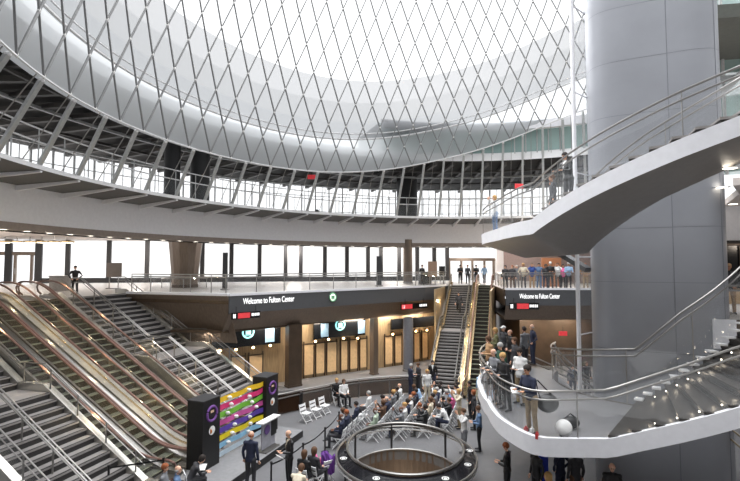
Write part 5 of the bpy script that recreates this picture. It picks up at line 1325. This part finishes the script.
# chair for draped jackets etc. done; gold rails seen under the stair at lower right
q = at(733, 455, z=1.0)
r = thing('lower_rail', 'golden handrail slanting at the lower right corner behind the column', 'railing', (q.x, q.y, 0))
for dz in (0, .35): MB().tube([at(727, 436, Y=16)+V((0, 0, dz)), at(742, 449, Y=15)+V((0, 0, dz))], .03).build('rail', M['brass'], r)
MB().tube([at(727, 436, Y=16), V((at(727, 436, Y=16).x, 16, 0))], .03).build('post', M['brass'], r); MB().tube([at(742, 449, Y=15), V((at(742, 449, Y=15).x, 15, 0))], .03).build('post', M['brass'], r)

# ------------------------------------------------------------------ rest of the round hall behind and beside the camera
bd = [214+4*i for i in range(43)]
struct(MB().strip([P3(39, d, -.1) for d in bd], [P3(39, d, 18) for d in bd]).build('wall_back', mat('grey hall wall', (150, 148, 146), .7)), 'grey wall of the hall behind the camera', 'wall')
plight((OX, OY, -3.5), 60, (1, .85, .65), .2, 'shaft_lamp')  # added fill light, no fixture, brightens the lining of the shaft

# ------------------------------------------------------------------ light
w = bpy.data.worlds.new('world'); SC.world = w; w.use_nodes = True; nt = w.node_tree
bgn = nt.nodes['Background']; bgn.inputs[0].default_value = (.96, .98, 1.0, 1); bgn.inputs[1].default_value = .46
for x, y, e in ((-24, 34, 1), (-22, 44, 1), (-8, 50, 1), (3, 52, 1), (-32, 36, 1), (13, 52, 1)):
    plight((x, y, ZC-.8), 160, (1, .93, .86), .2)
for x, y, e in ((14, 39, 120), (20, 38, 80)): plight((x, y, ZC-.5), e, (1, .85, .7), .2)
# warm lamps of the lower concourse, under the low ceiling
for p_ in ((-9.4, 29.3), (-6.6, 31.0), (-3.9, 32.9), (-1.0, 34.8), (1.9, 36.6), (4.6, 38.6)): alight((p_[0], p_[1], ZS-2.3), 42, 1.8, .6, (1, .86, .7), (R(25), 0, R(40)))
for p_ in ((12.5, 36.3), (15.5, 36.3)): alight((p_[0], p_[1], ZS-2.3), 60, 1.8, .6, (1, .84, .66), (R(20), 0, 0))
for t_ in (1.5, 4.5, 7.5, 10.5):
    for off_ in (.75, 3.05):
        e_ = Vector((math.cos(ang), math.sin(ang))); b_ = FE_b+nrm*off_+e_*t_; plight((b_.x, b_.y, prof(t_, 13.2, ZS, .62)+1.5), 7, (1, .8, .5), .06, 'escalator_light')
for s_ in (14.7, 17.27, 20.0):
    for t_ in (2.0, 4.5, 7.0, 9.4):
        b_ = es(A0-t_, s_); plight((b_.x, b_.y, prof(t_, 10.6, ZS, .62)+1.35), 7, (1, .82, .5), .06, 'escalator_light')
plight((19, 19.5, 9.0), 12, (1, .85, .7), .2)
SC.view_settings.view_transform = 'Standard'; SC.view_settings.look = 'None'; SC.view_settings.gamma = 1
sl = bpy.data.lights.new('sky_sun', 'SUN'); sl.energy = 3.3; sl.angle = R(110); sl.color = (.97, .98, 1)
so = bpy.data.objects.new('sky_sun', sl); COL.objects.link(so); so.rotation_euler = (R(-22), R(-10), 0); so.location = (8, 20, 60)
SC.view_settings.exposure = 1.75
